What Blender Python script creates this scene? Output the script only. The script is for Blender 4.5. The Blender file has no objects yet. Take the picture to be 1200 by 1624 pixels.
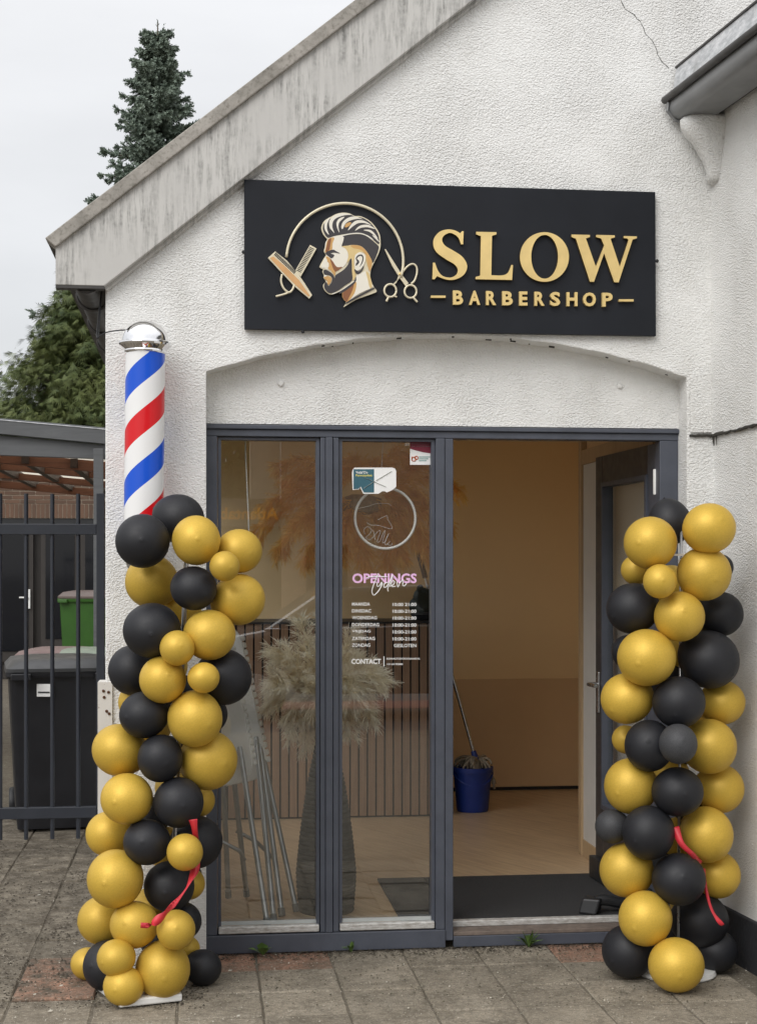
import bpy, bmesh, math, random
from mathutils import Vector, Matrix, geometry
R = math.radians
random.seed(7)
S = bpy.context.scene
C = S.collection

# ------------------------------------------------------------------ camera
FPX = 2400.0            # focal length in photo pixels (1200 wide)
YAW = R(6.7)
CAMH = 1.6
CAMD = 6.2
HOR = 903.0
cam = bpy.data.cameras.new('camera'); camo = bpy.data.objects.new('camera', cam); C.objects.link(camo)
cam.sensor_fit = 'HORIZONTAL'; cam.sensor_width = 36.0; cam.lens = 36.0 * FPX / 1200.0
cam.shift_y = (HOR - 812.0) / 1200.0
cam.clip_start = 0.05; cam.clip_end = 2000
camo.location = (0, -CAMD, CAMH); camo.rotation_euler = (R(90), 0, -YAW)
S.camera = camo

# ------------------------------------------------------------------ world (overcast) and sun
SUN_EL, SUN_ROT = R(40), R(216)
w = bpy.data.worlds.new('World'); S.world = w; w.use_nodes = True
nt = w.node_tree; nt.nodes.clear()
def WN(t, **k):
    n = nt.nodes.new(t)
    for a, b in k.items(): setattr(n, a, b)
    return n
out = WN('ShaderNodeOutputWorld')
sky = WN('ShaderNodeTexSky', sky_type='NISHITA', sun_disc=False, sun_elevation=SUN_EL, sun_rotation=SUN_ROT)
bg1 = WN('ShaderNodeBackground'); bg1.inputs[1].default_value = 0.045
hs = WN('ShaderNodeHueSaturation'); hs.inputs['Saturation'].default_value = 0.35
nt.links.new(sky.outputs[0], hs.inputs['Color']); nt.links.new(hs.outputs[0], bg1.inputs[0])
# cloud cover with the luminance of an overcast sky: (1 + 2 sin(elevation)) / 3
tc = WN('ShaderNodeTexCoord'); sx = WN('ShaderNodeSeparateXYZ'); nt.links.new(tc.outputs['Generated'], sx.inputs[0])
mx = WN('ShaderNodeMath', operation='MAXIMUM'); mx.inputs[1].default_value = 0; nt.links.new(sx.outputs[2], mx.inputs[0])
ma = WN('ShaderNodeMath', operation='MULTIPLY_ADD'); ma.inputs[1].default_value = 0.95; ma.inputs[2].default_value = 0.36
nt.links.new(mx.outputs[0], ma.inputs[0])
mp = WN('ShaderNodeMapping'); mp.inputs['Scale'].default_value = (1, 1, 3.2); nt.links.new(tc.outputs['Generated'], mp.inputs[0])
nz = WN('ShaderNodeTexNoise'); nz.inputs['Scale'].default_value = 4.0; nz.inputs['Detail'].default_value = 6; nz.inputs['Roughness'].default_value = .5
nt.links.new(mp.outputs[0], nz.inputs['Vector'])
mr = WN('ShaderNodeMapRange'); mr.inputs[1].default_value = .3; mr.inputs[2].default_value = .7; mr.inputs[3].default_value = .92; mr.inputs[4].default_value = 1.06
nt.links.new(nz.outputs[0], mr.inputs[0])
mm = WN('ShaderNodeMath', operation='MULTIPLY'); nt.links.new(ma.outputs[0], mm.inputs[0]); nt.links.new(mr.outputs[0], mm.inputs[1])
bg2 = WN('ShaderNodeBackground'); bg2.inputs[0].default_value = (.985, .982, .985, 1); nt.links.new(mm.outputs[0], bg2.inputs[1])
ad = WN('ShaderNodeAddShader'); nt.links.new(bg1.outputs[0], ad.inputs[0]); nt.links.new(bg2.outputs[0], ad.inputs[1])
nt.links.new(ad.outputs[0], out.inputs[0])
sl = bpy.data.lights.new('sun', 'SUN'); sl.energy = 1.5; sl.angle = R(42); sl.color = (1, .975, .94)
so = bpy.data.objects.new('sun', sl); C.objects.link(so)
# light comes from behind the camera, high up and a little from the left
so.rotation_euler = Vector((math.sin(R(36))*math.cos(SUN_EL), math.cos(R(36))*math.cos(SUN_EL), -math.sin(SUN_EL))).to_track_quat('-Z', 'Y').to_euler()
S.view_settings.view_transform = 'Standard'; S.view_settings.look = 'None'
S.view_settings.exposure = 0.12; S.view_settings.gamma = 1.0; S.view_settings.use_curve_mapping = False
S.render.engine = 'CYCLES'
S.cycles.use_denoising = True
S.cycles.max_bounces = 14; S.cycles.diffuse_bounces = 10; S.cycles.glossy_bounces = 4; S.cycles.transparent_max_bounces = 16
S.cycles.sample_clamp_indirect = 6

# ------------------------------------------------------------------ photo pixel -> world helpers
FW = Vector((math.sin(YAW), math.cos(YAW), 0)); RT = Vector((math.cos(YAW), -math.sin(YAW), 0)); UP = Vector((0, 0, 1))
CP = Vector((0, -CAMD, CAMH))
def ray(px, py): return FW + RT * ((px - 600) / FPX) + UP * ((HOR - py) / FPX)
def at(px, py, Y):
    d = ray(px, py); return CP + d * ((Y + CAMD) / d.y)
def atz(px, py, z):
    d = ray(px, py); return CP + d * ((z - CAMH) / d.z)
def atd(px, py, dep): return CP + ray(px, py) * dep
def depth_of(p): return (p - CP).dot(FW)

# ------------------------------------------------------------------ mesh builder
class MB:
    def __init__(s): s.v = []; s.f = []
    def add(s, vs, fs):
        n = len(s.v); s.v += [Vector(a) for a in vs]; s.f += [tuple(i + n for i in f) for f in fs]; return s
    def box(s, a, b):
        x0, y0, z0 = a; x1, y1, z1 = b
        if x0 > x1: x0, x1 = x1, x0
        if y0 > y1: y0, y1 = y1, y0
        if z0 > z1: z0, z1 = z1, z0
        return s.add([(x0,y0,z0),(x1,y0,z0),(x1,y1,z0),(x0,y1,z0),(x0,y0,z1),(x1,y0,z1),(x1,y1,z1),(x0,y1,z1)],
              [(0,3,2,1),(4,5,6,7),(0,1,5,4),(1,2,6,5),(2,3,7,6),(3,0,4,7)])
    def obox(s, c, ax, ay, az):           # oriented box: centre and three half axes
        c, ax, ay, az = map(Vector, (c, ax, ay, az)); vs = []
        for k in (-1, 1):
            for i, j in ((-1,-1),(1,-1),(1,1),(-1,1)): vs.append(c + ax*i + ay*j + az*k)
        return s.add(vs, [(0,3,2,1),(4,5,6,7),(0,1,5,4),(1,2,6,5),(2,3,7,6),(3,0,4,7)])
    def prism(s, pts, ext, holes=()):     # planar polygon (with holes) extruded by a vector
        loops = [[Vector(p) for p in pts]] + [[Vector(p) for p in h] for h in holes]
        flat = [p for l in loops for p in l]; n = len(flat); ext = Vector(ext)
        tris = geometry.tessellate_polygon(loops)
        fs = [tuple(t) for t in tris] + [tuple(i + n for i in reversed(t)) for t in tris]
        b = 0
        for l in loops:
            m = len(l)
            for i in range(m): fs.append((b + i, b + (i+1) % m, b + (i+1) % m + n, b + i + n))
            b += m
        return s.add(flat + [p + ext for p in flat], fs)
    def tube(s, path, r, seg=8, caps=True, flat=1.0):
        path = [Vector(p) for p in path]; rr = r if isinstance(r, (list, tuple)) else [r] * len(path)
        vs = []; fs = []; up = None
        for i, p in enumerate(path):
            t = (path[min(i+1, len(path)-1)] - path[max(i-1, 0)])
            t = t.normalized() if t.length > 1e-9 else Vector((0,0,1))
            if up is None:
                up = Vector((0,0,1)) if abs(t.z) < .9 else Vector((0,1,0))
            u = (up - t * up.dot(t)); u = u.normalized() if u.length > 1e-6 else t.orthogonal().normalized()
            v = t.cross(u); up = u
            for k in range(seg):
                a = 2*math.pi*k/seg; vs.append(p + (u*math.cos(a)*flat + v*math.sin(a)) * rr[i])
        for i in range(len(path)-1):
            for k in range(seg):
                a = i*seg+k; b = i*seg+(k+1) % seg; fs.append((a, b, b+seg, a+seg))
        if caps:
            fs.append(tuple(reversed(range(seg)))); n = (len(path)-1)*seg; fs.append(tuple(range(n, n+seg)))
        return s.add(vs, fs)
    def lathe(s, prof, c=(0,0,0), seg=32, axis=None):   # profile (r, h) round an axis
        c = Vector(c); az = Vector(axis).normalized() if axis else Vector((0,0,1))
        ax = az.orthogonal().normalized() if axis else Vector((1,0,0)); ay = az.cross(ax)
        vs = []; fs = []
        for r, h in prof:
            for k in range(seg):
                a = 2*math.pi*k/seg; vs.append(c + az*h + (ax*math.cos(a) + ay*math.sin(a)) * r)
        for i in range(len(prof)-1):
            for k in range(seg):
                a = i*seg+k; b = i*seg+(k+1) % seg; fs.append((a, b, b+seg, a+seg))
        if prof[0][0] > 1e-6: fs.append(tuple(reversed(range(seg))))
        n = (len(prof)-1)*seg
        if prof[-1][0] > 1e-6: fs.append(tuple(range(n, n+seg)))
        return s.add(vs, fs)
    def build(s, name, mat, parent=None, smooth=False, bevel=0, fix=True):
        lo = Vector([min(v[i] for v in s.v) for i in range(3)]); hi = Vector([max(v[i] for v in s.v) for i in range(3)])
        o3 = Vector(((lo.x+hi.x)/2, (lo.y+hi.y)/2, lo.z))
        me = bpy.data.meshes.new(name); me.from_pydata([tuple(v - o3) for v in s.v], [], s.f); me.validate()
        if fix:
            bm = bmesh.new(); bm.from_mesh(me); bmesh.ops.recalc_face_normals(bm, faces=bm.faces); bm.to_mesh(me); bm.free()
        o = link(name, me, mat, parent, o3)
        if smooth: shade(me, smooth)
        if bevel:
            m = o.modifiers.new('bevel', 'BEVEL'); m.width = bevel; m.segments = 2; m.limit_method = 'ANGLE'; m.angle_limit = R(40)
        return o
def shade(me, ang=True):
    me.polygons.foreach_set('use_smooth', [True] * len(me.polygons))
    if ang is not True:
        try: me.set_sharp_from_angle(angle=R(ang))
        except Exception: pass
WL = {}
def link(name, me, mat, parent, loc):
    o = bpy.data.objects.new(name, me); C.objects.link(o)
    if mat is not None:
        me.materials.clear(); me.materials.append(mat)
    WL[o.name] = Vector(loc)
    if parent is not None:
        o.parent = parent; o.location = Vector(loc) - WL[parent.name]
    else: o.location = loc
    return o
def tag(o, label=None, cat=None, group=None, kind=None):
    if label: o['label'] = label
    if cat: o['category'] = cat
    if group: o['group'] = group
    if kind: o['kind'] = kind
    return o
def thing(name, label, cat, loc=(0,0,0), group=None):
    o = bpy.data.objects.new(name, None); C.objects.link(o); o.location = loc; o.empty_display_size = .1
    WL[o.name] = Vector(loc); return tag(o, label, cat, group)

# ------------------------------------------------------------------ materials
class Mat:
    def __init__(s, name):
        s.m = bpy.data.materials.new(name); s.m.use_nodes = True; s.t = s.m.node_tree
        s.b = s.t.nodes['Principled BSDF']; s._co = None
    def n(s, t, **k):
        x = s.t.nodes.new(t)
        for a, b in k.items(): setattr(x, a, b)
        return x
    def l(s, a, b): s.t.links.new(a, b)
    def co(s):
        if s._co is None:
            s._co = s.n('ShaderNodeTexCoord').outputs['Object']
        return s._co
    def world(s): return s.n('ShaderNodeNewGeometry').outputs['Position']
    def map(s, src, scale=(1,1,1), rot=(0,0,0)):
        m = s.n('ShaderNodeMapping'); m.inputs['Scale'].default_value = scale; m.inputs['Rotation'].default_value = rot; s.l(src, m.inputs[0]); return m.outputs[0]
    def noise(s, src, scale, detail=4, rough=.5, dist=0):
        x = s.n('ShaderNodeTexNoise'); x.inputs['Scale'].default_value = scale; x.inputs['Detail'].default_value = detail
        x.inputs['Roughness'].default_value = rough; x.inputs['Distortion'].default_value = dist; s.l(src, x.inputs['Vector']); return x.outputs[0]
    def rng(s, src, a, b, c=0., d=1.):
        x = s.n('ShaderNodeMapRange'); x.inputs[1].default_value = a; x.inputs[2].default_value = b; x.inputs[3].default_value = c; x.inputs[4].default_value = d
        s.l(src, x.inputs[0]); return x.outputs[0]
    def math(s, op, a, b):
        x = s.n('ShaderNodeMath', operation=op)
        for i, q in enumerate((a, b)):
            if isinstance(q, (int, float)): x.inputs[i].default_value = q
            else: s.l(q, x.inputs[i])
        return x.outputs[0]
    def mix(s, f, a, b, blend='MIX'):
        x = s.n('ShaderNodeMix', data_type='RGBA', blend_type=blend)
        for sock, q in ((x.inputs[0], f), (x.inputs[6], a), (x.inputs[7], b)):
            if isinstance(q, (int, float)): sock.default_value = q
            elif isinstance(q, tuple): sock.default_value = (*q, 1)
            else: s.l(q, sock)
        return x.outputs[2]
    def bump(s, h, dist, strength=1.0, prev=None):
        x = s.n('ShaderNodeBump'); x.inputs['Strength'].default_value = strength; x.inputs['Distance'].default_value = dist; s.l(h, x.inputs['Height'])
        if prev is not None: s.l(prev, x.inputs['Normal'])
        return x.outputs[0]
    def set(s, col=None, rough=None, metal=None, normal=None, spec=None, coat=None, coatr=None):
        for nm, q in (('Base Color', col), ('Roughness', rough), ('Metallic', metal), ('Normal', normal), ('Specular IOR Level', spec), ('Coat Weight', coat), ('Coat Roughness', coatr)):
            if q is None: continue
            if isinstance(q, tuple): s.b.inputs[nm].default_value = (*q, 1)
            elif isinstance(q, (int, float)): s.b.inputs[nm].default_value = q
            else: s.l(q, s.b.inputs[nm])
        return s.m
def simple(name, col, rough=.5, metal=0., var=.12, scale=6., bump=0., bscale=200., spec=None, coat=None):
    M = Mat(name); p = M.co()
    f = M.noise(p, scale, 5, .6)
    lo = tuple(c*(1-var) for c in col); hi = tuple(min(1, c*(1+var)) for c in col)
    c = M.mix(M.rng(f, .3, .7), lo, hi)
    r = M.rng(M.noise(p, scale*2.3, 3), .3, .7, max(.03, rough-.06), min(1, rough+.06))
    nrm = M.bump(M.noise(p, bscale, 3), bump) if bump else None
    return M.set(c, r, metal, nrm, spec, coat)

def mat_stucco(name, col=(.87, .87, .855), amp=.0068, sc=132):
    M = Mat(name); p = M.world()
    warp = M.noise(M.map(p, (1, 1, 1.25)), sc, 3, .55, .9)
    v = M.n('ShaderNodeTexVoronoi', feature='SMOOTH_F1'); v.inputs['Scale'].default_value = sc*.85; v.inputs['Smoothness'].default_value = .55
    M.l(M.map(p, (1, 1, 1.35), (0, R(18), 0)), v.inputs['Vector'])
    h = M.math('ADD', M.math('MULTIPLY', warp, .9), M.math('MULTIPLY', v.outputs[0], .75))
    h2 = M.math('ADD', h, M.math('MULTIPLY', M.noise(p, 420, 2), .15))
    pa_ = M.rng(M.noise(p, 2.6, 3, .6), .35, .65, .55, 1.15); n = M.bump(M.math('MULTIPLY', h2, pa_), amp, 1.0)
    big = M.noise(p, 1.3, 5, .6); streak = M.noise(M.map(p, (5, 5, .5)), 1.6, 5, .65)
    d = M.math('MULTIPLY', M.rng(big, .35, .75), M.rng(streak, .35, .75))
    c = M.mix(M.math('MULTIPLY', d, .85), col, tuple(a*b for a, b in zip(col, (.80, .78, .74))))
    c = M.mix(M.math('MULTIPLY', M.rng(h, .45, .9), .22), c, tuple(a*.86 for a in col))
    sp = M.rng(M.noise(p, 47, 2), .76, .80)
    c = M.mix(M.math('MULTIPLY', sp, .35), c, (.32, .31, .29))
    return M.set(c, .93, 0, n, .25)
M_ST = mat_stucco('stucco')

def mat_barge():
    M = Mat('weathered_cement_board'); p = M.world()
    a = M.noise(M.map(p, (42, 1, 4.2)), 1.0, 6, .75); b = M.noise(M.map(p, (1, 1, 1)), 3.0, 4, .55); g = M.noise(p, 60, 4)
    st = M.math('MULTIPLY', M.rng(a, .44, .64), M.rng(b, .37, .53))
    st = M.math('MULTIPLY', st, M.rng(g, .25, .6, .35, 1.))
    c = M.mix(M.rng(b, .3, .7), (.52, .51, .49), (.60, .59, .565))
    c = M.mix(M.math('MULTIPLY', st, .78), c, (.14, .14, .132))
    return M.set(c, .85, 0, M.bump(g, .0006), .3)
M_BARGE = mat_barge()
def mat_cap():
    M = Mat('mossy_rake_trim'); p = M.world()
    a = M.noise(p, 9, 6, .7); b = M.noise(p, 55, 4, .6)
    c = M.mix(M.rng(a, .35, .65), (.40, .375, .34), (.24, .225, .20)); c = M.mix(M.math('MULTIPLY', M.rng(b, .5, .7), .6), c, (.12, .11, .09))
    return M.set(c, .9, 0, M.bump(b, .001))
M_CAP = mat_cap()
M_FRAME = simple('anthracite_paint', (.070, .078, .100), .45, var=.14, scale=9, bump=.0004, bscale=70)
M_FRAMED = simple('dark_door_paint', (.040, .036, .036), .45, var=.15, scale=9)
def mat_alu():
    M = Mat('worn_white_aluminium'); p = M.world(); a = M.noise(M.map(p, (9, 9, 40)), 3, 6, .7)
    return M.set(M.mix(M.rng(a, .35, .7), (.66, .66, .64), (.30, .27, .24)), .5, .25)
M_ALU = mat_alu()
def mat_glass(name='pane_glass', f0=.120, tint=(.975, .985, .98)):
    M = Mat(name); t = M.t; t.nodes.remove(M.b); o = t.nodes['Material Output']
    lw = M.n('ShaderNodeLayerWeight'); lw.inputs[0].default_value = .5
    p5 = M.math('POWER', lw.outputs['Facing'], 5.0); f = M.math('MULTIPLY_ADD', p5, 1-f0); f.node.inputs[2].default_value = f0
    tr = M.n('ShaderNodeBsdfTransparent'); tr.inputs[0].default_value = (*tint, 1)
    gl = M.n('ShaderNodeBsdfGlossy'); gl.inputs['Roughness'].default_value = 0.0
    mxs = M.n('ShaderNodeMixShader'); M.l(f, mxs.inputs[0]); M.l(tr.outputs[0], mxs.inputs[1]); M.l(gl.outputs[0], mxs.inputs[2]); M.l(mxs.outputs[0], o.inputs[0])
    return M.m
M_GLASS = mat_glass(); M_ACR = mat_glass('acrylic_sheet', .03, (.97, .97, .97))
M_SIGN = simple('satin_black_panel', (.014, .016, .021), .5, var=.15, scale=3, spec=.22)
def mat_gold(name, col, rough=.30, metal=.85):
    M = Mat(name); p = M.co(); a = M.noise(p, 14, 5, .6)
    return M.set(M.mix(M.rng(a, .3, .7), tuple(c*.88 for c in col), col), M.rng(a, .3, .7, rough-.05, rough+.08), metal)
M_GOLD = mat_gold('brushed_gold', (.93, .70, .30), .34, .45); M_GOLDE = mat_gold('gold_edge', (.40, .27, .09), .35)
M_CREAM = simple('pale_gold_print', (.72, .65, .48), .4, .25, var=.06, scale=20)
M_CHROME = Mat('chrome').set((.86, .86, .87), .045, 1.0)
M_STEEL = simple('brushed_steel', (.52, .52, .52), .28, .95, var=.05)
M_BLK = simple('black_plastic', (.016, .017, .019), .48, var=.2)
M_ZINC = None
def mat_zinc():
    M = Mat('zinc_flashing'); p = M.world(); a = M.noise(M.map(p, (20, 20, 50)), 1.0, 5, .7); b = M.noise(p, 6, 4)
    c = M.mix(M.rng(a, .35, .65), (.40, .42, .44), (.72, .73, .75)); c = M.mix(M.math('MULTIPLY', M.rng(b, .55, .7), .5), c, (.20, .20, .20))
    return M.set(c, .6, .1)
M_ZINC = mat_zinc()
M_GUT = simple('grey_pvc_gutter', (.20, .205, .21), .38, var=.12, scale=4); M_GUTD = simple('dark_gutter', (.045, .042, .040), .5, var=.25, scale=8)
M_DIRT = simple('crack_grime', (.05, .047, .04), .95, var=.4, scale=60)
M_PLINTH = simple('bitumen_black_plinth', (.024, .025, .030), .8, var=.3, scale=14, bump=.003, bscale=60)

# balloons
def mat_balloon(name, col, rough, metal, speck=.06):
    M = Mat(name); p = M.co(); oi = M.n('ShaderNodeObjectInfo').outputs['Random']
    a = M.noise(p, 20, 4, .6); k = M.rng(oi, 0, 1, .90, 1.08)
    c = M.mix(M.rng(a, .35, .65), tuple(x*(1-speck) for x in col), tuple(x*(1+speck) for x in col))
    x = M.n('ShaderNodeVectorMath', operation='SCALE'); M.l(c, x.inputs[0]); M.l(k, x.inputs['Scale'])
    lw = M.n('ShaderNodeLayerWeight'); lw.inputs[0].default_value = .35
    return M.set(x.outputs[0], M.rng(M.noise(p, 9, 3), .3, .7, rough-.03, rough+.05), metal, None, .4)
M_BGOLD = mat_balloon('gold_latex', (.61, .403, .060), .46, .27); M_BBLK = mat_balloon('black_latex', (.0140, .0146, .0182), .52, 0.); M_BGREY = mat_balloon('charcoal_latex', (.045, .046, .05), .55, 0., .25)

# paving
def mat_paver(name, c1, c2):
    M = Mat(name); p = M.world(); oi = M.n('ShaderNodeObjectInfo').outputs['Random']
    a = M.noise(p, 5.5, 6, .65); g = M.noise(p, 240, 3, .7); bl = M.noise(p, 21, 6, .7)
    c = M.mix(M.rng(a, .3, .7), c1, c2)
    x = M.n('ShaderNodeVectorMath', operation='SCALE'); M.l(c, x.inputs[0]); M.l(M.rng(oi, 0, 1, .86, 1.14), x.inputs['Scale'])
    c = M.mix(M.math('MULTIPLY', M.rng(g, .5, .72), .75), x.outputs[0], tuple(q*2.1 for q in c1))
    c = M.mix(M.math('MULTIPLY', M.rng(g, .50, .30), .7), c, tuple(q*.4 for q in c1))
    c = M.mix(M.math('MULTIPLY', M.rng(bl, .50, .72), .72), c, (.115, .100, .075))
    dk = M.noise(p, 2.3, 5, .65); c = M.mix(M.math('MULTIPLY', M.rng(dk, .48, .66), .55), c, (.135, .118, .092))
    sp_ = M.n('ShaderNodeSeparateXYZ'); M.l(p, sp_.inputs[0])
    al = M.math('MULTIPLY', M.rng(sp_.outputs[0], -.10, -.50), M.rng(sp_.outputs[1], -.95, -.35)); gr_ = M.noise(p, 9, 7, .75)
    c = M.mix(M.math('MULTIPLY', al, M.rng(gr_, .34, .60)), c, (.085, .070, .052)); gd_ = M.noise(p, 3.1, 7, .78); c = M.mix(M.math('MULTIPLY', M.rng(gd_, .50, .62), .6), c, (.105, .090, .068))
    md_ = M.noise(p, 62, 5, .75); c = M.mix(M.math('MULTIPLY', M.rng(md_, .52, .64), .55), c, (.13, .112, .085)); c = M.mix(M.math('MULTIPLY', M.rng(md_, .46, .36), .45), c, (.42, .385, .32))
    ls = M.rng(M.noise(p, 33, 5, .75), .64, .70)
    c = M.mix(M.math('MULTIPLY', ls, .4), c, (.55, .52, .46))
    n = M.bump(g, .0022, 1); n = M.bump(bl, .006, .7, n)
    return M.set(c, .9, 0, n, .3)
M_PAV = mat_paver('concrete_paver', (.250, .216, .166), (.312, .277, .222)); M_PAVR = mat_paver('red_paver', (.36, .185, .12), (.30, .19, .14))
M_SAND = mat_paver('joint_sand', (.135, .118, .092), (.165, .145, .112))
M_ASPH = simple('asphalt', (.075, .075, .077), .9, var=.25, scale=30, bump=.004, bscale=120); M_RED = simple('red_lane', (.23, .075, .055), .85, var=.2, scale=20)

# interior
M_WALLI = simple('tan_paint', (.92, .715, .42), .6, var=.03, scale=1.5); M_WALLL = simple('tan_wainscot', (.72, .52, .305), .65, var=.05, scale=1.5)
M_CEIL = simple('cream_ceiling', (.88, .80, .66), .8, var=.04, scale=2)
def mat_floor():
    M = Mat('wood_laminate'); p = M.world()
    br = M.n('ShaderNodeTexBrick'); br.inputs['Scale'].default_value = 1; br.inputs['Brick Width'].default_value = 1.2; br.inputs['Row Height'].default_value = .19
    br.inputs['Mortar Size'].default_value = .0015; br.inputs['Color1'].default_value = (.57, .425, .265, 1); br.inputs['Color2'].default_value = (.64, .485, .31, 1); br.inputs['Mortar'].default_value = (.2, .13, .08, 1)
    M.l(M.map(p, (1, 1, 1), (0, 0, R(62))), br.inputs['Vector'])
    g = M.noise(M.map(M.map(p, (1,1,1), (0,0,R(62))), (2.5, 26, 1)), 1.5, 6, .65)
    c = M.mix(M.rng(g, .35, .7), br.outputs[0], (.42, .29, .18))
    return M.set(c, .33, 0, M.bump(g, .0005), .5)
M_FLOOR = mat_floor()
def mat_mat():
    M = Mat('doormat_fibre'); p = M.world(); g = M.noise(p, 120, 4, .85); d = M.rng(M.noise(p, 260, 1), .70, .74)
    c = M.mix(M.rng(g, .35, .7), (.012, .012, .013), (.05, .05, .052)); c = M.mix(M.math('MULTIPLY', d, .5), c, (.35, .34, .3))
    return M.set(c, .95, 0, M.bump(g, .004))
M_MAT = mat_mat()
def mat_wood(name, c1, c2, ax=(30, 30, 1.5), rough=.55):
    M = Mat(name); p = M.world(); g = M.noise(M.map(p, ax), 1.0, 6, .65, 1.2)
    return M.set(M.mix(M.rng(g, .35, .7), c1, c2), rough, 0, M.bump(g, .0006))
M_SLAT = mat_wood('walnut_slat', (.30, .190, .120), (.21, .130, .082)); M_BEAM = mat_wood('brown_stained_beam', (.20, .075, .036), (.12, .045, .022), (2, 30, 30)); M_TRIM = mat_wood('pale_wood_trim', (.50, .36, .21), (.43, .30, .17))
M_FELT = simple('black_felt_backing', (.006, .006, .006), .95)
M_WHITEP = simple('white_plastic', (.80, .80, .78), .45, var=.05); M_GREYT = simple('grey_steel_tube', (.30, .31, .32), .32, .7, var=.1)
M_VASE = simple('black_woven_vase', (.020, .020, .021), .75, var=.3, scale=30, bump=.002, bscale=120)
M_PAMPG = simple('golden_pampas', (.95, .60, .21), .85, var=.25, scale=9); M_PAMPW = simple('cream_pampas', (.97, .87, .73), .9, var=.22, scale=9)
def see_through(m, col, f=.5):
    t = m.node_tree; o = t.nodes['Material Output']; b = t.nodes['Principled BSDF']; tr = t.nodes.new('ShaderNodeBsdfTranslucent'); tr.inputs[0].default_value = (*col, 1)
    mx_ = t.nodes.new('ShaderNodeMixShader'); mx_.inputs[0].default_value = f; t.links.new(b.outputs[0], mx_.inputs[1]); t.links.new(tr.outputs[0], mx_.inputs[2]); t.links.new(mx_.outputs[0], o.inputs[0])
see_through(M_PAMPG, (.98, .68, .28), .35); see_through(M_PAMPW, (.98, .90, .74), .35)
M_BLUE = simple('blue_plastic', (.012, .035, .22), .45); M_MOP = simple('grey_mop_cotton', (.27, .23, .175), .95, var=.3, scale=40)
M_GREEN = simple('green_plastic', (.032, .105, .014), .45, var=.1); M_LIDB = simple('brown_plastic_lid', (.115, .085, .075), .45); M_LIDP = simple('pale_green_lid', (.26, .31, .25), .45); M_LIDK = simple('dusty_pink_lid', (.22, .155, .15), .5)
M_PLANT = simple('dark_plant_leaf', (.012, .022, .014), .35); M_WEED = simple('weed_leaf', (.12, .20, .05), .55, var=.3, scale=30)
M_WHITE = simple('white_vinyl', (.86, .86, .85), .5, var=.02); M_PINK = simple('pink_vinyl', (.82, .50, .78), .5, var=.03)
M_RIB = simple('red_ribbon', (.58, .03, .045), .45, var=.15, scale=30)

# ================================================================== GROUND
gb = MB().box((-300, -300, -.6), (300, 300, -.045)); ground = tag(gb.build('ground', M_SAND), kind='structure')
road = MB().box((-200, -14.5, -.04), (200, -8.4, -.020)); road = tag(road.build('road', M_ASPH), kind='structure')
lane = MB().box((-200, -11.9, -.0195), (200, -10.9, -.0155)); tag(lane.build('cycle_lane', M_RED), kind='structure')

# paving slabs 0.3 x 0.3 m, straight bond parallel to the facade
PITCH = .308
J0 = atz(551, 1597, 0); ROW0 = atz(600, 1569, 0).y
pav = thing('pavement', None, None, (0, -.7, -.04)); pav['kind'] = 'structure'
bed = MB().box((-60, -8.4, -.044), (60, 24, -.0065)); bed.build('joint_bed', M_SAND, pav)
tile_src = []
for k in range(5):
    rr = random.Random(k + 40); n = 7; hw = (PITCH - .005) / 2; vs = []; fs = []
    def edge(t, amp=.004): return (rr.random() - .5) * amp
    top = []; 
    for i in range(4):
        a = [(-hw,-hw),(hw,-hw),(hw,hw),(-hw,hw)][i]; b = [(-hw,-hw),(hw,-hw),(hw,hw),(-hw,hw)][(i+1) % 4]
        for j in range(3):
            t = j/3; top.append((a[0]+(b[0]-a[0])*t + edge(t), a[1]+(b[1]-a[1])*t + edge(t)))
    m = len(top)
    for (x, y) in top: vs.append((x, y, -.05))
    for (x, y) in top: vs.append((x, y, -.005 - rr.random()*.002))
    for (x, y) in top: vs.append((x*.965, y*.965, (rr.random()-.5)*.001))
    for r_ in range(2):
        for i in range(m): fs.append((r_*m+i, r_*m+(i+1) % m, (r_+1)*m+(i+1) % m, (r_+1)*m+i))
    fs.append(tuple(range(2*m, 3*m)))
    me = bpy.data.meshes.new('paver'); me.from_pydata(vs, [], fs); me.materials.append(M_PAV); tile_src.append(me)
red_src = [me.copy() for me in tile_src]
for me in red_src: me.materials.clear(); me.materials.append(M_PAVR)
def put_tile(i, j, red=False):
    x = J0.x + (i+.5)*PITCH; y = ROW0 + (j+.5)*PITCH
    o = bpy.data.objects.new('paver', random.choice(red_src if red else tile_src)); C.objects.link(o); o.parent = pav
    o.location = Vector((x, y, (random.random()-.5)*.008)) - WL[pav.name]
    o.rotation_euler = ((random.random()-.5)*.016, (random.random()-.5)*.016, (random.random()-.5)*.012 + random.choice((0, 1, 2, 3))*math.pi/2)
reds = set()
for px, py in ((360, 1530), (450, 1527), (910, 1520), (120, 1548), (30, 1560)):
    p = atz(px, py, 0); reds.add((math.floor((p.x-J0.x)/PITCH), math.floor((p.y-ROW0)/PITCH)))
XL = at(167, 900, 0).x          # left corner of the shop
jmax = math.floor((.10 - ROW0)/PITCH)
for i in range(-10, 9):
    for j in range(-4, jmax + 1):
        x = J0.x + (i+.5)*PITCH; y = ROW0 + (j+.5)*PITCH
        if x > 2.2: continue
        if j == jmax and x > XL: 
            pass
        put_tile(i, j, (i, j) in reds )
for i in range(-12, -3):
    for j in range(jmax + 1, jmax + 13):
        x = J0.x + (i+.5)*PITCH
        if x > XL - .1: continue
        put_tile(i, j, False)

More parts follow.
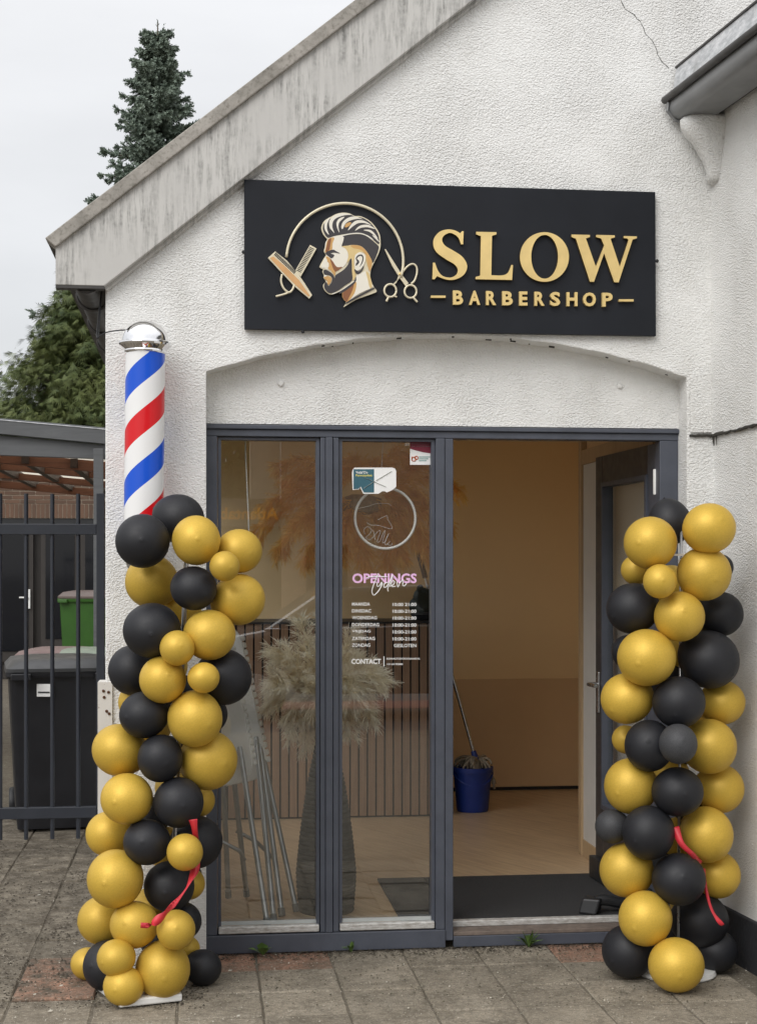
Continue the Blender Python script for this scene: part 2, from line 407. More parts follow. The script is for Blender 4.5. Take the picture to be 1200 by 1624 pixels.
# ================================================================== SHOP BUILDING
REC = .115                       # depth of the shop front recess
XO0 = at(327, 1000, 0).x; XO1 = at(1089, 1000, 0).x          # opening
XC = at(1131, 700, 0).x                                     # inner corner with the wing
shop = thing('barbershop_building', 'white rendered gabled shop with anthracite shopfront and arched recess', 'building', ((XO0+XO1)/2, .15, 0))
FLOORZ = .08
def P0(px, py, Y=0): return at(px, py, Y)
# gable line from the lower edge of the barge board
g0 = at(165, 440, -.05); g1 = at(740, -6, -.05); gs = (g1.z-g0.z)/(g1.x-g0.x)
def gz(x): return g0.z + (x-g0.x)*gs
# arch: circle through three points
A0 = at(327, 590, 0); A1 = at(705, 531, 0); A2 = at(1089, 599, 0)
def circ(a, b, c):
    ax, ay, bx, by, cx, cy = a.x, a.z, b.x, b.z, c.x, c.z
    d = 2*(ax*(by-cy)+bx*(cy-ay)+cx*(ay-by))
    ux = ((ax*ax+ay*ay)*(by-cy)+(bx*bx+by*by)*(cy-ay)+(cx*cx+cy*cy)*(ay-by))/d
    uz = ((ax*ax+ay*ay)*(cx-bx)+(bx*bx+by*by)*(ax-cx)+(cx*cx+cy*cy)*(bx-ax))/d
    return ux, uz, math.hypot(ax-ux, ay-uz)
ux, uz, ur = circ(A0, A1, A2)
def archz(x): return uz + math.sqrt(max(0, ur*ur-(x-ux)**2))
arch = [Vector((XO0 + (XO1-XO0)*i/36, 0, 0)) for i in range(37)]
for p in arch: p.z = archz(p.x) + .002*math.sin(p.x*31) 
XR = XC + 1.2
outl = [(XL,0,-.03),(XO0,0,-.03)] + [tuple(p) for p in arch] + [(XO1,0,-.03),(XR,0,-.03),(XR,0,gz(XR)),(XL,0,gz(XL))]
MB().prism([Vector(p) for p in outl], (0, .24, 0)).build('facade_wall', M_ST, shop, bevel=.006)
# recessed rendered panel under the arch
FT = at(700, 677, REC).z          # top of the shopfront frame
MB().prism([Vector((XO0-.05, REC, FT+.004)), Vector((XO1+.05, REC, FT+.004))] + [Vector((p.x, REC, p.z+.04)) for p in reversed(arch)], (0, .12, 0)).build('arch_panel', M_ST, shop)
for px, py in ((445, 608), (982, 612)):
    c = at(px, py, REC); MB().lathe([(.010, 0), (.013, .004), (.012, .009), (.006, .010)], c, 12, (0, -1, 0)).build('plaster_plug', M_ST, shop, smooth=True)
# dirt hanging under the arch edge
md = MB()
rr = random.Random(3)
for k in range(13):
    x = XO0 + (XO1-XO0)*rr.random(); l = .004 + .016*rr.random()**2
    c = Vector((x, .012 + .08*rr.random(), archz(x)-.002)); md.obox(c, (l*.7, 0, -l*.7*((x-ux)/ur)), (0, .004, 0), (0, 0, .0015+.002*rr.random()))
o = md.build('cobweb_dirt', M_DIRT, shop); o['kind'] = 'stuff'
# side wall and roof of the gable
SW0, SW1, SZ0, SZ1 = .45, 3.95, .55, 2.40          # unseen alley window added to brighten the room: along the wall, and up
MB().prism([Vector((XL, .241, -.03)), Vector((XL, 9.0, -.03)), Vector((XL, 9.0, gz(XL)-.01)), Vector((XL, .241, gz(XL)-.01))], (.24, 0, 0),
   [[Vector((XL, SW0, SZ0)), Vector((XL, SW1, SZ0)), Vector((XL, SW1, SZ1)), Vector((XL, SW0, SZ1))]]).build('side_wall', M_ST, shop)
sw = MB()
for y0_, y1_ in ((SW0+.002, SW0+.06), ((SW0+SW1)/2-.03, (SW0+SW1)/2+.03), (SW1-.06, SW1-.002)): sw.box((XL+.08, y0_, SZ0+.062), (XL+.14, y1_, SZ1-.062))
sw.box((XL+.08, SW0+.002, SZ0+.002), (XL+.14, SW1-.002, SZ0+.0615)).box((XL+.08, SW0+.002, SZ1-.0615), (XL+.14, SW1-.002, SZ1-.002))
added_window = sw.build('side_window', M_FRAME, shop)  # added window, out of view, bringing daylight into the room
MB().box((XL+.10, SW0+.03, SZ0+.03), (XL+.106, SW1-.03, SZ1-.03)).build('pane', M_ACR, added_window)
rt = Vector((1, 0, gs)).normalized(); rn = Vector((-gs, 0, 1)).normalized()
e0 = at(88, 388, -.05)
# barge board
Yb = -.055
bb = [at(88, 451, Yb), at(165, 453, Yb)]
top0 = at(88, 386, Yb); 
far = 4.2
low = bb[1]; hi0 = top0
pts = [bb[0], low, low + Vector((far, 0, far*gs)), hi0 + Vector((far, 0, far*gs)), hi0]
MB().prism(pts, (0, .035, 0)).build('barge_board', M_BARGE, shop, bevel=.003)
# small bead along the lower edge of the board
bd = MB(); bd.tube([low + Vector((-.0, .045, -.004)), low + Vector((far, .045, far*gs-.004))], .014, 6); bd.build('barge_bead', M_BARGE, shop)
MB().box((bb[0].x, Yb+.002, bb[0].z-.012), (bb[1].x, .0, bb[0].z-.001)).build('eave_underside', M_GUTD, shop)
# rake trim on top of the board
c0 = at(71, 377, Yb-.02); thick = .052
cpts = [c0, c0 + rn*-.0 + Vector((far, 0, far*gs)), c0 + Vector((far, 0, far*gs)) - rn*thick, c0 - rn*thick + rt*.012]
MB().prism(cpts, (0, .11, 0)).build('rake_trim', M_CAP, shop, bevel=.004)
# roof slab behind the trim
rp = [c0 - rn*.01 + Vector((0, .09, 0)), c0 - rn*.01 + Vector((far, .09, far*gs)), c0 - rn*.10 + Vector((far, .09, far*gs)), c0 - rn*.10 + rt*.06 + Vector((0, .09, 0))]
MB().prism(rp, (0, 9.0, 0)).build('roof', M_GUTD, shop)
# eaves gutter running back along the side wall
gc = at(141, 456, .0); gr = .062
gx = at(138, 456, 0).x; gzv = at(141, 456, 0).z + .035
mg = MB(); prof = []
for k in range(13):
    a = math.pi + math.pi*k/12; prof.append((gx + gr*math.cos(a), gzv + gr*math.sin(a)))
ip = [(gx + (gr-.004)*math.cos(math.pi + math.pi*k/12), gzv + (gr-.004)*math.sin(math.pi + math.pi*k/12)) for k in reversed(range(13))]
mg.prism([Vector((x, -.018, z)) for x, z in prof + ip], (0, 9, 0)).build('eaves_gutter', M_GUTD, shop, smooth=30)
for y in (.35, 1.0, 1.65, 2.4, 3.2, 4.0, 5.0):
    ring = [Vector((gx + (gr+.006)*math.cos(math.pi*(.98 + 1.04*k/12)), y, gzv + (gr+.006)*math.sin(math.pi*(.98 + 1.04*k/12)))) for k in range(13)]
    MB().tube(ring, .008, 6).build('gutter_bracket', M_GUTD, shop)
MB().box((gx+gr*.2, .01, gzv+.0), (XL+.05, 8.9, gzv+.03)).build('soffit_board', M_GUTD, shop)
# cables under the eave
for k in range(2):
    a = at(160, 478, .05); pts = [a + Vector((.0, .05, .06)), a, a + Vector((-.02+.012*k, .02, -.10)), at(154+k*2, 536, .0), ]
    pts2 = [Vector(geometry.interpolate_bezier(pts[0], pts[1], pts[2], pts[3], 14)[i]) for i in range(14)]
    MB().tube(pts2, .0028, 5).build('cable', M_BLK, shop)

# rusty white corner guard at the foot of the left corner
cg = MB(); z1 = at(165, 1082, -.01).z; x0 = at(155, 1100, -.01).x; x1 = at(178, 1100, -.01).x
cg.box((x0, -.014, 0.0), (x1, -.001, z1)).box((x0, -.0005, 0.0), (XL-.002, .12, z1))
def mat_rusty():
    M = Mat('rusty_white_paint'); p = M.world(); a = M.noise(p, 17, 5, .7); b = M.noise(M.map(p, (1, 1, .3)), 9, 4)
    r = M.math('MULTIPLY', M.rng(a, .60, .68), 1.0)
    c = M.mix(M.math('MULTIPLY', M.rng(b, .4, .7), .4), (.72, .71, .68), (.52, .47, .41)); return M.set(M.mix(r, c, (.11, .045, .018)), .7)
M_RUSTY = mat_rusty()
cgo = cg.build('corner_guard', M_RUSTY, shop)
for px, py in ((164, 1096), (172, 1098), (165, 1106), (169, 1128), (173, 1132)):
    MB().lathe([(.006, 0), (.006, .004), (.002, .006)], at(px, py, -.014), 8, (0, -1, 0)).build('bolt', simple('rust', (.09, .035, .015), .9) if 'rust' not in bpy.data.materials else bpy.data.materials['rust'], cgo)

# wing: wall that comes forward on the right, with plinth, gutter, flashing and corbel
WD = Vector((.088, -.996, 0)).normalized(); WNV = Vector((-WD.y*-1, 0, 0))
wn = Vector((-.996, -.088, 0)).normalized()         # faces left
def W(px, py):       # point on the wing wall seen at that pixel
    d = ray(px, py); c = Vector((XC, 0, 0)); t = (c - CP).dot(wn) / d.dot(wn); return CP + d*t
wing_top = 3.58
corner = Vector((XC, 0, 0))
LEN = 3.0
def wing_box(z0, z1, proud, thick=.25, s0=0.0, s1=LEN):
    a = corner + WD*s0 + wn*proud; b = corner + WD*s1 + wn*proud
    m = MB(); m.prism([a+UP*z0, b+UP*z0, b+UP*z1, a+UP*z1], -wn*(thick+proud)); return m
ledge_z = W(1160, 683).z; W_TOP = at(1060, 192, -.004).z + .06
wing_box(-.03, ledge_z, .0, s0=-.02).build('wing_wall', M_ST, shop)
wing_box(ledge_z+.0005, W_TOP, .011, s0=-.02).build('wing_wall_upper', M_ST, shop)
pz = .20
wing_box(-.03, pz, .018, s0=.0).build('plinth', M_PLINTH, shop, bevel=.006)
MB().box((XO1+.004, -.016, -.03), (XC+.02, -.0005, pz)).build('plinth', M_PLINTH, shop, bevel=.006)
# thicker upper render on the short piece of facade beside the opening
MB().box((at(1094, 690, 0).x, -.008, ledge_z+.006), (XC+.02, -.0004, ledge_z+.26)).build('render_patch', M_ST, shop, bevel=.007)
mk = MB(); rr = random.Random(11)
p = []
for i in range(26):
    t = i/25; px = 1093 + 115*t
    py = 690 + 1.5*rr.random() if px < 1131 else 690 - (px-1131)*.235 + 2*rr.random()
    q = at(px, py, -.006) if px < 1131 else W(px, py) + wn*.010
    p.append(q)
mk.tube(p, [.0045 + .004*rr.random() for _ in p], 5)
for i in (8, 9, 10):
    mk.tube([p[i], p[i] + Vector((.004*rr.random(), -.002, -.03-.03*rr.random()))], [.004, .001], 4)
mk.build('ledge_crack_shadow', M_DIRT, shop)  # dark tube stands in for the step's shadow line as well as its dirt
# thin crack in the gable render
cp = [(984, 0), (992, 14), (1004, 22), (1010, 29), (1016, 33), (1020, 44), (1024, 54), (1031, 60), (1039, 72), (1043, 86), (1049, 96), (1056, 104), (1063, 111)]
cpts = []
for i in range(len(cp)-1):
    for t in (0, .5): 
        cpts.append(at(cp[i][0]+(cp[i+1][0]-cp[i][0])*t + rr.uniform(-1,1), cp[i][1]+(cp[i+1][1]-cp[i][1])*t, -.0005))
MB().tube(cpts, [.0007+.0011*rr.random() for _ in cpts], 4).build('wall_crack', M_DIRT, shop)
# gutter of the wing: profile in (out from wall, up), swept towards the viewer
G0 = at(1052, 176, -.004)
gbase = corner + UP*0
def GP(u, v, s): return corner + wn*u + UP*v + WD*s
gut_u = (G0 - corner).dot(wn); gz0 = at(1060, 192, -.004).z
S0 = .012; SL = 2.6
def sweep(prof, s0=S0, s1=SL):
    m = MB(); m.prism([GP(u, v, s0) for u, v in prof], WD*(s1-s0)); return m
gb_z = gz0 - .005
prof = [(gut_u-.01, gb_z+.085)] + [(gut_u-.055 + .05*math.cos(a), gb_z+.05 + .05*math.sin(a)) for a in [R(-8-82*k/8) for k in range(9)]] + [(.05, gb_z-.004), (.02, gb_z+.09)]
sweep(prof).build('wing_gutter', M_GUT, shop, smooth=40)
lip = [(gut_u+.002 + .016*math.cos(R(40*k)), gb_z+.088 + .016*math.sin(R(40*k))) for k in range(9)]
sweep(lip, .0).build('gutter_lip', M_GUTD, shop, smooth=60)
MB().tube([GP(gut_u-.004, gb_z+.08, .03), GP(gut_u+.002, gb_z+.035, .03), GP(gut_u-.035, gb_z-.002, .03), GP(gut_u-.10, gb_z-.012, .03)], .007, 6).build('gutter_bracket', M_GUT, shop)
fl = [(gut_u-.030, gb_z+.098), (gut_u-.050, gb_z+.225), (gut_u-.057, gb_z+.225), (gut_u-.040, gb_z+.090)]
sweep(fl, -.0, SL).build('zinc_flashing', M_ZINC, shop)
sweep([(gut_u-.044, gb_z+.2255), (gut_u-.044, gb_z+.2335), (gut_u-.30, gb_z+.2335), (gut_u-.30, gb_z+.2255)], -.0, SL).build('flashing_cap', M_GUTD, shop)
sweep([(.02, gb_z+.02), (.02, gb_z+.20), (-.6, gb_z+.20), (-.6, gb_z+.02)], -.0, SL).build('wing_roof', M_GUTD, shop)
# corbel under the gutter, in rough render
cm = MB(); rr = random.Random(5)
rows = [ (0.0, .165, .105), (.02, .180, .11), (.05, .182, .11), (.085, .165, .105), (.12, .130, .098), (.17, .095, .088), (.22, .065, .078), (.26, .050, .070), (.285, .052, .066), (.305, .040, .058), (.315, .015, .04)]
vs = []; fs = []; NS = 14
for (dz, u, hw) in rows:
    for k in range(NS):
        a = math.pi*k/(NS-1) ; uu = u*math.sin(a)**.55 if 0 < k < NS-1 else -.03; ss = .07 + hw*.62 - hw*.62*math.cos(a)
        vs.append(GP(uu + rr.uniform(-.003,.003), gb_z + .004 - dz*.85 + rr.uniform(-.003,.003), ss - .06))
for i in range(len(rows)-1):
    for k in range(NS-1): a = i*NS+k; fs.append((a, a+1, a+1+NS, a+NS))
fs.append(tuple(range(NS))); fs.append(tuple(reversed(range((len(rows)-1)*NS, len(rows)*NS))))
cm.add(vs, fs).build('corbel', M_ST, shop, smooth=True)

# ------------------------------------------------------------------ shopfront
YF = REC                           # front of the frame
def X(px, Y=YF): return at(px, 1000, Y).x
def fbox(px0, px1, z0, z1, y0=YF, y1=YF+.075): return MB().box((X(px0, y0), y0, z0), (X(px1, y0), y1, z1))
zt = FT; zin = at(600, 694, YF).z; zr = .078
front = MB()
sf = shop
def member(name, m, bev=.003): return m.build(name, M_FRAME, sf, bevel=bev)
member('frame_post', MB().box((XO0-.02, YF, zr+.001), (X(344.5), YF+.075, zin-.001)))
member('frame_post', fbox(1046, 1075, .03, zin-.001))
member('frame_header', MB().box((XO0-.02, YF-.012, zin+.030), (XO1+.01, YF+.08, zt)))
member('frame_header', MB().box((XO0-.02, YF+.001, zin), (XO1+.01, YF+.076, zin+.0295)))
member('frame_post', fbox(691, 705, zr+.001, zin-.001, YF-.004))
member('frame_post', fbox(705.4, 718.5, .03, zin-.001, YF+.002))
member('bottom_rail', MB().box((XO0-.02, YF-.006, .002), (X(706), YF+.09, zr)))
member('frame_mullion', fbox(516.5, 527.5, zr+.001, zin-.001, YF-.006))
member('frame_mullion', fbox(508, 516, zr+.001, zin-.001, YF+.004))
member('frame_mullion', fbox(528, 537, zr+.001, zin-.001, YF+.004))
YG = YF + .055
windows = []
for (a, b) in ((344.9, 507.6), (537.4, 690.6)):
    wroot = bpy.data.objects.new('window', None); C.objects.link(wroot); wroot.parent = shop
    cx = (X(a)+X(b))/2; WL[wroot.name] = Vector((cx, YG, zr)); wroot.location = WL[wroot.name] - WL[shop.name]
    xa, xb = X(a)+.001, X(b)-.001; bw = .014; zb = zr+.004; zz = zin-.003
    fb = MB(); fb.box((xa, YF+.02, zb), (xa+bw, YG+.02, zz)).box((xb-bw, YF+.02, zb), (xb, YG+.02, zz)).box((xa+bw+.0003, YF+.02, zz-.010), (xb-bw-.0003, YG+.02, zz))
    fb.build('glazing_bead', M_FRAME, wroot)
    MB().box((xa+.003, YF-.001, zb+.001), (xb-.003, YF+.030, zb+.030)).build('aluminium_sill', M_ALU, wroot, bevel=.004)
    MB().box((xa+bw, YF+.032, zb+.03), (xb-bw, YF+.05, zb+.044)).build('glazing_bead', simple('grey_rubber_bead', (.42, .44, .43), .4) if 'grey_rubber_bead' not in bpy.data.materials else bpy.data.materials['grey_rubber_bead'], wroot)
    MB().box((xa+bw*.6, YG, zb+.03), (xb-bw*.6, YG+.005, zz-.006)).build('pane', M_GLASS, wroot)
    MB().box((xa+.004, YF-.001, zr-.006), (xb-.004, YF+.03, zr+.0035)) 
    windows.append(wroot)
# doorway: threshold
MB().box((X(719.2), YF-.004, .002), (X(1046), YF+.03, .048)).build('threshold', M_FRAME, sf, bevel=.003)
MB().box((X(719.2), YF+.0005, .0485), (X(1046), YF+.11, .066)).build('threshold_tread', simple('worn_wood_tread', (.15, .118, .098), .7, var=.3, scale=25), sf, bevel=.003)
MB().box((X(719.2), YF+.085, .0665), (X(1046), YF+.125, .092)).build('threshold_bar', M_ALU, sf, bevel=.004)
# open door leaf, hinged on the right, swung into the room
hx = X(1043, YF+.05); hy = YF+.085
dl = bpy.data.objects.new('door', None); C.objects.link(dl); dl.parent = shop
WL[dl.name] = Vector((hx, hy, .1)); dl.location = WL[dl.name] - WL[shop.name]
far_p = at(946, 1000, 0)
# end of the leaf: same depth direction, chosen so that it is seen at pixel 946
dw = .86
best = None
for k in range(0, 400):
    ang = R(60 + k*.1); q = Vector((hx - math.cos(ang)*dw, hy + math.sin(ang)*dw, 1.2)); d = q - CP
    px = 600 + FPX*d.dot(RT)/d.dot(FW)
    if best is None or abs(px-944) < best[0]: best = (abs(px-944), ang)
ang = best[1]
du = Vector((-math.cos(ang), math.sin(ang), 0)); dn = Vector((-du.y, du.x, 0))     # along the leaf, and normal towards the camera side
if dn.x > 0: dn = -dn
zd0, zd1 = .10, zin - .004
def leaf(s0, s1, z0, z1, t0=-.056, t1=0.0):
    m = MB(); b = Vector((hx, hy, 0)); m.prism([b+du*s0+dn*-t0*-1+UP*z0, b+du*s1+dn*t0+UP*z0, b+du*s1+dn*t0+UP*z1, b+du*s0+dn*t0+UP*z1], dn*(t1-t0)); return m
st = .105
leaf(.0, st, zd0, zd1).build('stile', M_FRAME, dl, bevel=.003)
leaf(dw-st, dw, zd0, zd1).build('stile', M_FRAMED, dl, bevel=.003)
leaf(st+.0005, dw-st-.0005, zd1-.13, zd1-.0005).build('rail', M_FRAMED, dl, bevel=.003)
leaf(st+.0005, dw-st-.0005, zd0+.0005, zd0+.34).build('rail', M_FRAMED, dl, bevel=.003)
for a, b, c, d in ((st+.001, st+.022, zd0+.341, zd1-.131), (dw-st-.022, dw-st-.001, zd0+.341, zd1-.131)):
    leaf(a, b, c, d, -.04, .008).build('glazing_bead', M_FRAME, dl)
leaf(st+.0225, dw-st-.0225, zd1-.152, zd1-.1305, -.04, .008).build('glazing_bead', M_FRAME, dl)
leaf(st+.0225, dw-st-.0225, zd0+.3405, zd0+.362, -.04, .008).build('glazing_bead', M_FRAME, dl)
leaf(st+.02, dw-st-.02, zd0+.36, zd1-.15, -.028, -.020).build('pane', M_GLASS, dl)
b0 = Vector((hx, hy, 0))
def lever(side):
    hb = b0 + du*(dw-.05) + UP*1.04; off = dn*(.0 if side > 0 else -.056); sgn = dn if side > 0 else -dn
    m = MB(); m.tube([hb+off, hb+off+sgn*.05, hb+off+sgn*.056-du*.01, hb+off+sgn*.056-du*.13], .0095, 10)
    ho = m.build('handle', M_STEEL, dl, smooth=40)
    m2 = MB(); m2.obox(hb+off+sgn*.003+UP*-.04, du*.018, sgn*.004, UP*.10); m2.build('handle_plate', M_STEEL, ho, bevel=.003)
lever(1); lever(-1)
for z in (1.03, 1.75, .36):
    leaf(dw+.0004, dw+.004, z-.11, z+.11, -.040, -.018).build('lock_plate', M_STEEL, dl)
for z in (1.98, .45):
    MB().lathe([(.011, -.055), (.012, -.05), (.012, .05), (.011, .055)], Vector((hx-.004, hy-.016, z)), 12).build('hinge', M_WHITEP, dl, smooth=40)
MB().prism([b0+du*.03+dn*.004+UP*.10, b0+du*(dw-.01)+dn*.004+UP*.10, b0+du*(dw-.01)+dn*.004+UP*.20, b0+du*.03+dn*.004+UP*.20], dn*.035).build('weather_bar', M_BLK, dl, bevel=.008)

# ================================================================== ROOM
YI = .241
BACK = atz(800, 1253, FLOORZ).y
XIL = XL + .25; XIR = at(938, 1000, BACK).x; CEILZ = at(800, 700, BACK).z
def struct(name, m, mat, **k): return tag(m.build(name, mat, **k), kind='structure')
struct('floor', MB().box((XIL, YF+.127, .0), (XIR, BACK+.2, FLOORZ)), M_FLOOR)
struct('ceiling', MB().box((XIL, YI+.001, CEILZ), (XIR, BACK+.2, CEILZ+.12)), M_CEIL)
struct('room_wall_back', MB().box((XIL, BACK, FLOORZ+.0005), (XIR, BACK+.15, CEILZ-.0005)), M_WALLI)
struct('room_wall_right', MB().box((XIR, YI, 0), (XIR+.15, BACK+.2, CEILZ+.12)), M_WALLI)
struct('room_wall_left', MB().prism([Vector((XIL-.008, YI+.001, FLOORZ+.0005)), Vector((XIL-.008, BACK-.001, FLOORZ+.0005)), Vector((XIL-.008, BACK-.001, CEILZ-.0005)), Vector((XIL-.008, YI+.001, CEILZ-.0005))], (.012, 0, 0), [[Vector((XIL-.008, SW0, SZ0)), Vector((XIL-.008, SW1, SZ0)), Vector((XIL-.008, SW1, SZ1)), Vector((XIL-.008, SW0, SZ1))]]), M_WALLI)
struct('room_wall_front', MB().box((XC, YI, 0), (XIR, YI+.1, CEILZ)), M_WALLI)
struct('room_wall_head', MB().box((XIL+.004, YI+.002, zt+.01), (XC, YI+.012, CEILZ-.001)), M_WALLI)
# above the room, close the gable volume
wz = at(800, 1077, BACK-.012).z
struct('wainscot', MB().box((XIL+.005, BACK-.014, FLOORZ+.022), (XIR-.001, BACK-.001, wz)), M_WALLL, bevel=.002)
struct('skirting_gap', MB().box((XIL+.005, BACK-.018, FLOORZ+.0006), (XIR-.001, BACK-.0012, FLOORZ+.0215)), M_BLK)
# inner partition with pale wooden door frame on the right
pp = atz(919, 1356, FLOORZ)
part = thing('partition_frame', 'white inner partition with pale wood frame behind the open door', 'door frame', (pp.x+.02, pp.y-.5, FLOORZ))
zp = at(921, 738, pp.y).z; zp2 = at(921, 721, pp.y).z
MB().box((pp.x, pp.y-.03, FLOORZ+.001), (pp.x+.035, pp.y+.03, CEILZ-.001)).build('post', M_TRIM, part, bevel=.002)
MB().box((pp.x+.002, pp.y-1.3, zp), (pp.x+.055, pp.y-.0305, zp2+.02)).build('header', M_TRIM, part, bevel=.002)
MB().box((pp.x+.012, pp.y-1.3, FLOORZ+.09), (pp.x+.05, pp.y-.0305, zp-.001)).build('panel', simple('white_door_panel', (.66, .65, .62), .5, var=.04), part)
MB().box((pp.x+.006, pp.y-1.3, FLOORZ+.001), (pp.x+.052, pp.y-.0305, FLOORZ+.0895)).build('skirting', M_TRIM, part)
MB().box((pp.x+.03, pp.y-1.3, zp2+.021), (pp.x+.05, pp.y-.0305, CEILZ-.001)).build('transom_panel', M_WALLL, part)

# doormat
m0 = atz(598, 1397, FLOORZ); m1 = atz(720, 1392, FLOORZ)
mx0 = m0.x; mx1 = X(1046); 
dm = MB(); dm.box((mx0, YF+.13, FLOORZ+.0005), (mx1, m0.y, FLOORZ+.012)); tag(dm.build('doormat', M_MAT, bevel=.004), 'wide black fibre doormat inside the open doorway', 'doormat')

# reception counter with slatted front
cz0 = FLOORZ; cy = atz(600, 1297, FLOORZ).y; cx1 = at(704, 1200, cy).x; cx0 = XIL + .006; cz1 = at(600, 986, cy).z
cnt = thing('reception_counter', 'walnut slatted reception counter with black top', 'counter', ((cx0+cx1)/2, cy+.3, FLOORZ))
MB().box((cx0, cy+.022, cz0+.0005), (cx1, cy+.6, cz1-.0125)).build('carcass', M_FELT, cnt)
MB().box((cx0, cy-.012, cz1-.012), (cx1+.006, cy+.62, cz1)).build('counter_top', M_BLK, cnt, bevel=.003)
pitch = 14.0*depth_of(Vector((0, cy, 0)))/FPX; k = 0; x = cx1 - .042
slat_me = None
while x > cx0:
    if slat_me is None:
        so_ = MB().box((x, cy, cz0+.012), (x+pitch*.80, cy+.0215, cz1-.0125)).build('slat', M_SLAT, cnt, bevel=.0015); slat_me = so_
    else:
        o = slat_me.copy(); C.objects.link(o); o.location = slat_me.location + Vector((x - (cx1-.042), 0, 0))
    x -= pitch
# dark round-leaved plant on the counter
plp = at(672, 985, cy+.25); plp.z = cz1
pl = thing('counter_plant', 'dark round-leaved potted plant on the slatted counter', 'plant', plp)
MB().lathe([(.05, 0), (.07, .015), (.085, .035), (.08, .05), (.07, .05)], plp, 20).build('pot', M_BLK, pl, smooth=40)
rr = random.Random(21)
for k in range(13):
    a = rr.uniform(0, 6.28); rad = rr.uniform(.02, .085); z = .07 + rr.uniform(0, .09); c = plp + Vector((math.cos(a)*rad, math.sin(a)*rad*.7, z))
    if k == 0: c = plp + Vector((-.02, 0, .20))
    nrm = Vector((math.cos(a)*.6, -.8, rr.uniform(-.2, .5))).normalized(); u = nrm.orthogonal().normalized(); v = nrm.cross(u); s = .055 if k else .028
    vs = [c + nrm*.012] ; n = 10
    for i in range(n): t = 6.283*i/n; vs.append(c + u*math.cos(t)*s + v*math.sin(t)*s*.85 - nrm*.008)
    MB().add(vs, [(0, 1+i, 1+(i+1) % n) for i in range(n)]).tube([plp+UP*.03, c], .003, 4).build('leaf', M_PLANT, pl, smooth=True, fix=False)

# pampas plume builder: spine with soft strands
def plume(m, spine, rad, n, rng, width=.0035, droop=.35, lens=(.05, .12), nb=34):
    # a plume is a spine with frayed side branchlets, each carrying fine strands
    L = len(spine)-1; per = max(4, n//nb)
    for q in range(nb):
        t = (q + rng.random())/nb*L; i = min(int(t), L-1); p = spine[i].lerp(spine[i+1], t-i); tan = (spine[i+1]-spine[i]).normalized()
        d = Vector((rng.gauss(0,1), rng.gauss(0,1), rng.gauss(0,1))); d = d - tan*d.dot(tan); d = d.normalized() if d.length > .01 else tan.orthogonal()
        env = .35 + .65*math.sin(math.pi*min(1, .18 + .74*t/L)); bl = rad*1.9*env*rng.uniform(.6, 1.25)
        bd = (tan*rng.uniform(.55, 1.0) + d*rng.uniform(.35, .8)).normalized(); e = p + bd*bl - UP*droop*bl*.45
        for k in range(per):
            f = rng.random(); c = p.lerp(e, f) - UP*droop*bl*.12*math.sin(f*3.14); g = Vector((rng.gauss(0,1), rng.gauss(0,1), rng.gauss(0,1))).normalized()
            ln = rng.uniform(*lens)*(1-.45*f); tip = c + (bd*.75 + g*.6).normalized()*ln - UP*droop*ln*.5; s_ = bd.cross(g); s_ = (s_.normalized() if s_.length > .01 else d)*width
            mid = c.lerp(tip, .5) + g*.004
            m.add([c-s_*.6, c+s_*.6, mid+s_*.8, mid-s_*.8, tip], [(0,1,2,3), (3,2,4)])
    m.tube(spine, [.003]*len(spine), 4)
def bez(a, b, c, d, n=10): return [Vector(q) for q in geometry.interpolate_bezier(Vector(a), Vector(b), Vector(c), Vector(d), n)]
# golden arrangement hanging over the counter
gp = at(572, 800, YF+1.0)
gold = thing('golden_pampas_arrangement', 'golden dried pampas cloud hanging above the slatted counter', 'dried flowers', gp - UP*.4)
rr = random.Random(9)
gcore = MB(); gcore.lathe([(.03,-.10),(.05,-.04),(.05,.04),(.03,.10)], gp, 10, (1,0,0)); gcore.build('hanging_core', M_MOP, gold)
ends = [(395,850),(420,800),(440,870),(455,760),(480,890),(505,745),(470,830),(640,880),(690,870),(715,830),(725,770),(690,740),(650,720),(600,735),(550,735),(540,880),(580,900),(620,900),(660,810),(700,900),(505,840),(560,850),(615,840),(660,850),(440,735),(680,800)]
for (ex, ey) in ends:
    e = at(ex, ey, gp.y + rr.uniform(-.22, .2)); s = gp + Vector((rr.uniform(-.06,.06), rr.uniform(-.05,.05), rr.uniform(-.05,.05)))
    midp = s.lerp(e, .45) + UP*(.10 + rr.uniform(0, .10))
    sp = bez(s, midp, s.lerp(e, .8)+UP*.07, e, 10)
    m = MB(); plume(m, sp[2:], .050, 1150, rr, .0021, .8, (.03, .085)); m.build('plume', M_PAMPG, gold, fix=False)

# tall ribbed vase with cream pampas in the window
vy = YF + .40
vb = at(517, 1478, vy); vb.z = FLOORZ+.0005
hb = (at(563, 1470, vy).x - at(470, 1470, vy).x)/2
vase = thing('floor_vase', 'tall black ribbed cone vase standing behind the window mullion', 'vase', vb)
vt = at(517, 1160, vy).z; H = vt - FLOORZ; prof = []
def vr(t): return hb*(1.0 - .06*(1-min(1, t/.08))) * (1 - t)**.62 * 1.0 + .030*t if t < 1 else .03
NR = 40
for i in range(NR*4+1):
    t = i/(NR*4); rr0 = hb*(.93 + .09*math.sin(min(1, t/.25)*math.pi/2)) if t < .25 else hb*1.02
    tt = max(0, (t-.22)/.78); rr0 = rr0*(1-tt) + .036*tt + .035*math.sin(tt*math.pi)*.35
    prof.append((max(.02, rr0 + .0055*abs(math.sin(math.pi*NR*t)) - .003), t*H))
prof[0] = (prof[0][0], 0)
MB().lathe(prof, vb, 40).build('body', M_VASE, vase, smooth=60)
pam = thing('cream_pampas_bunch', 'pale cream pampas plumes standing in the black vase', 'dried flowers', Vector((vb.x, vb.y, vt)))
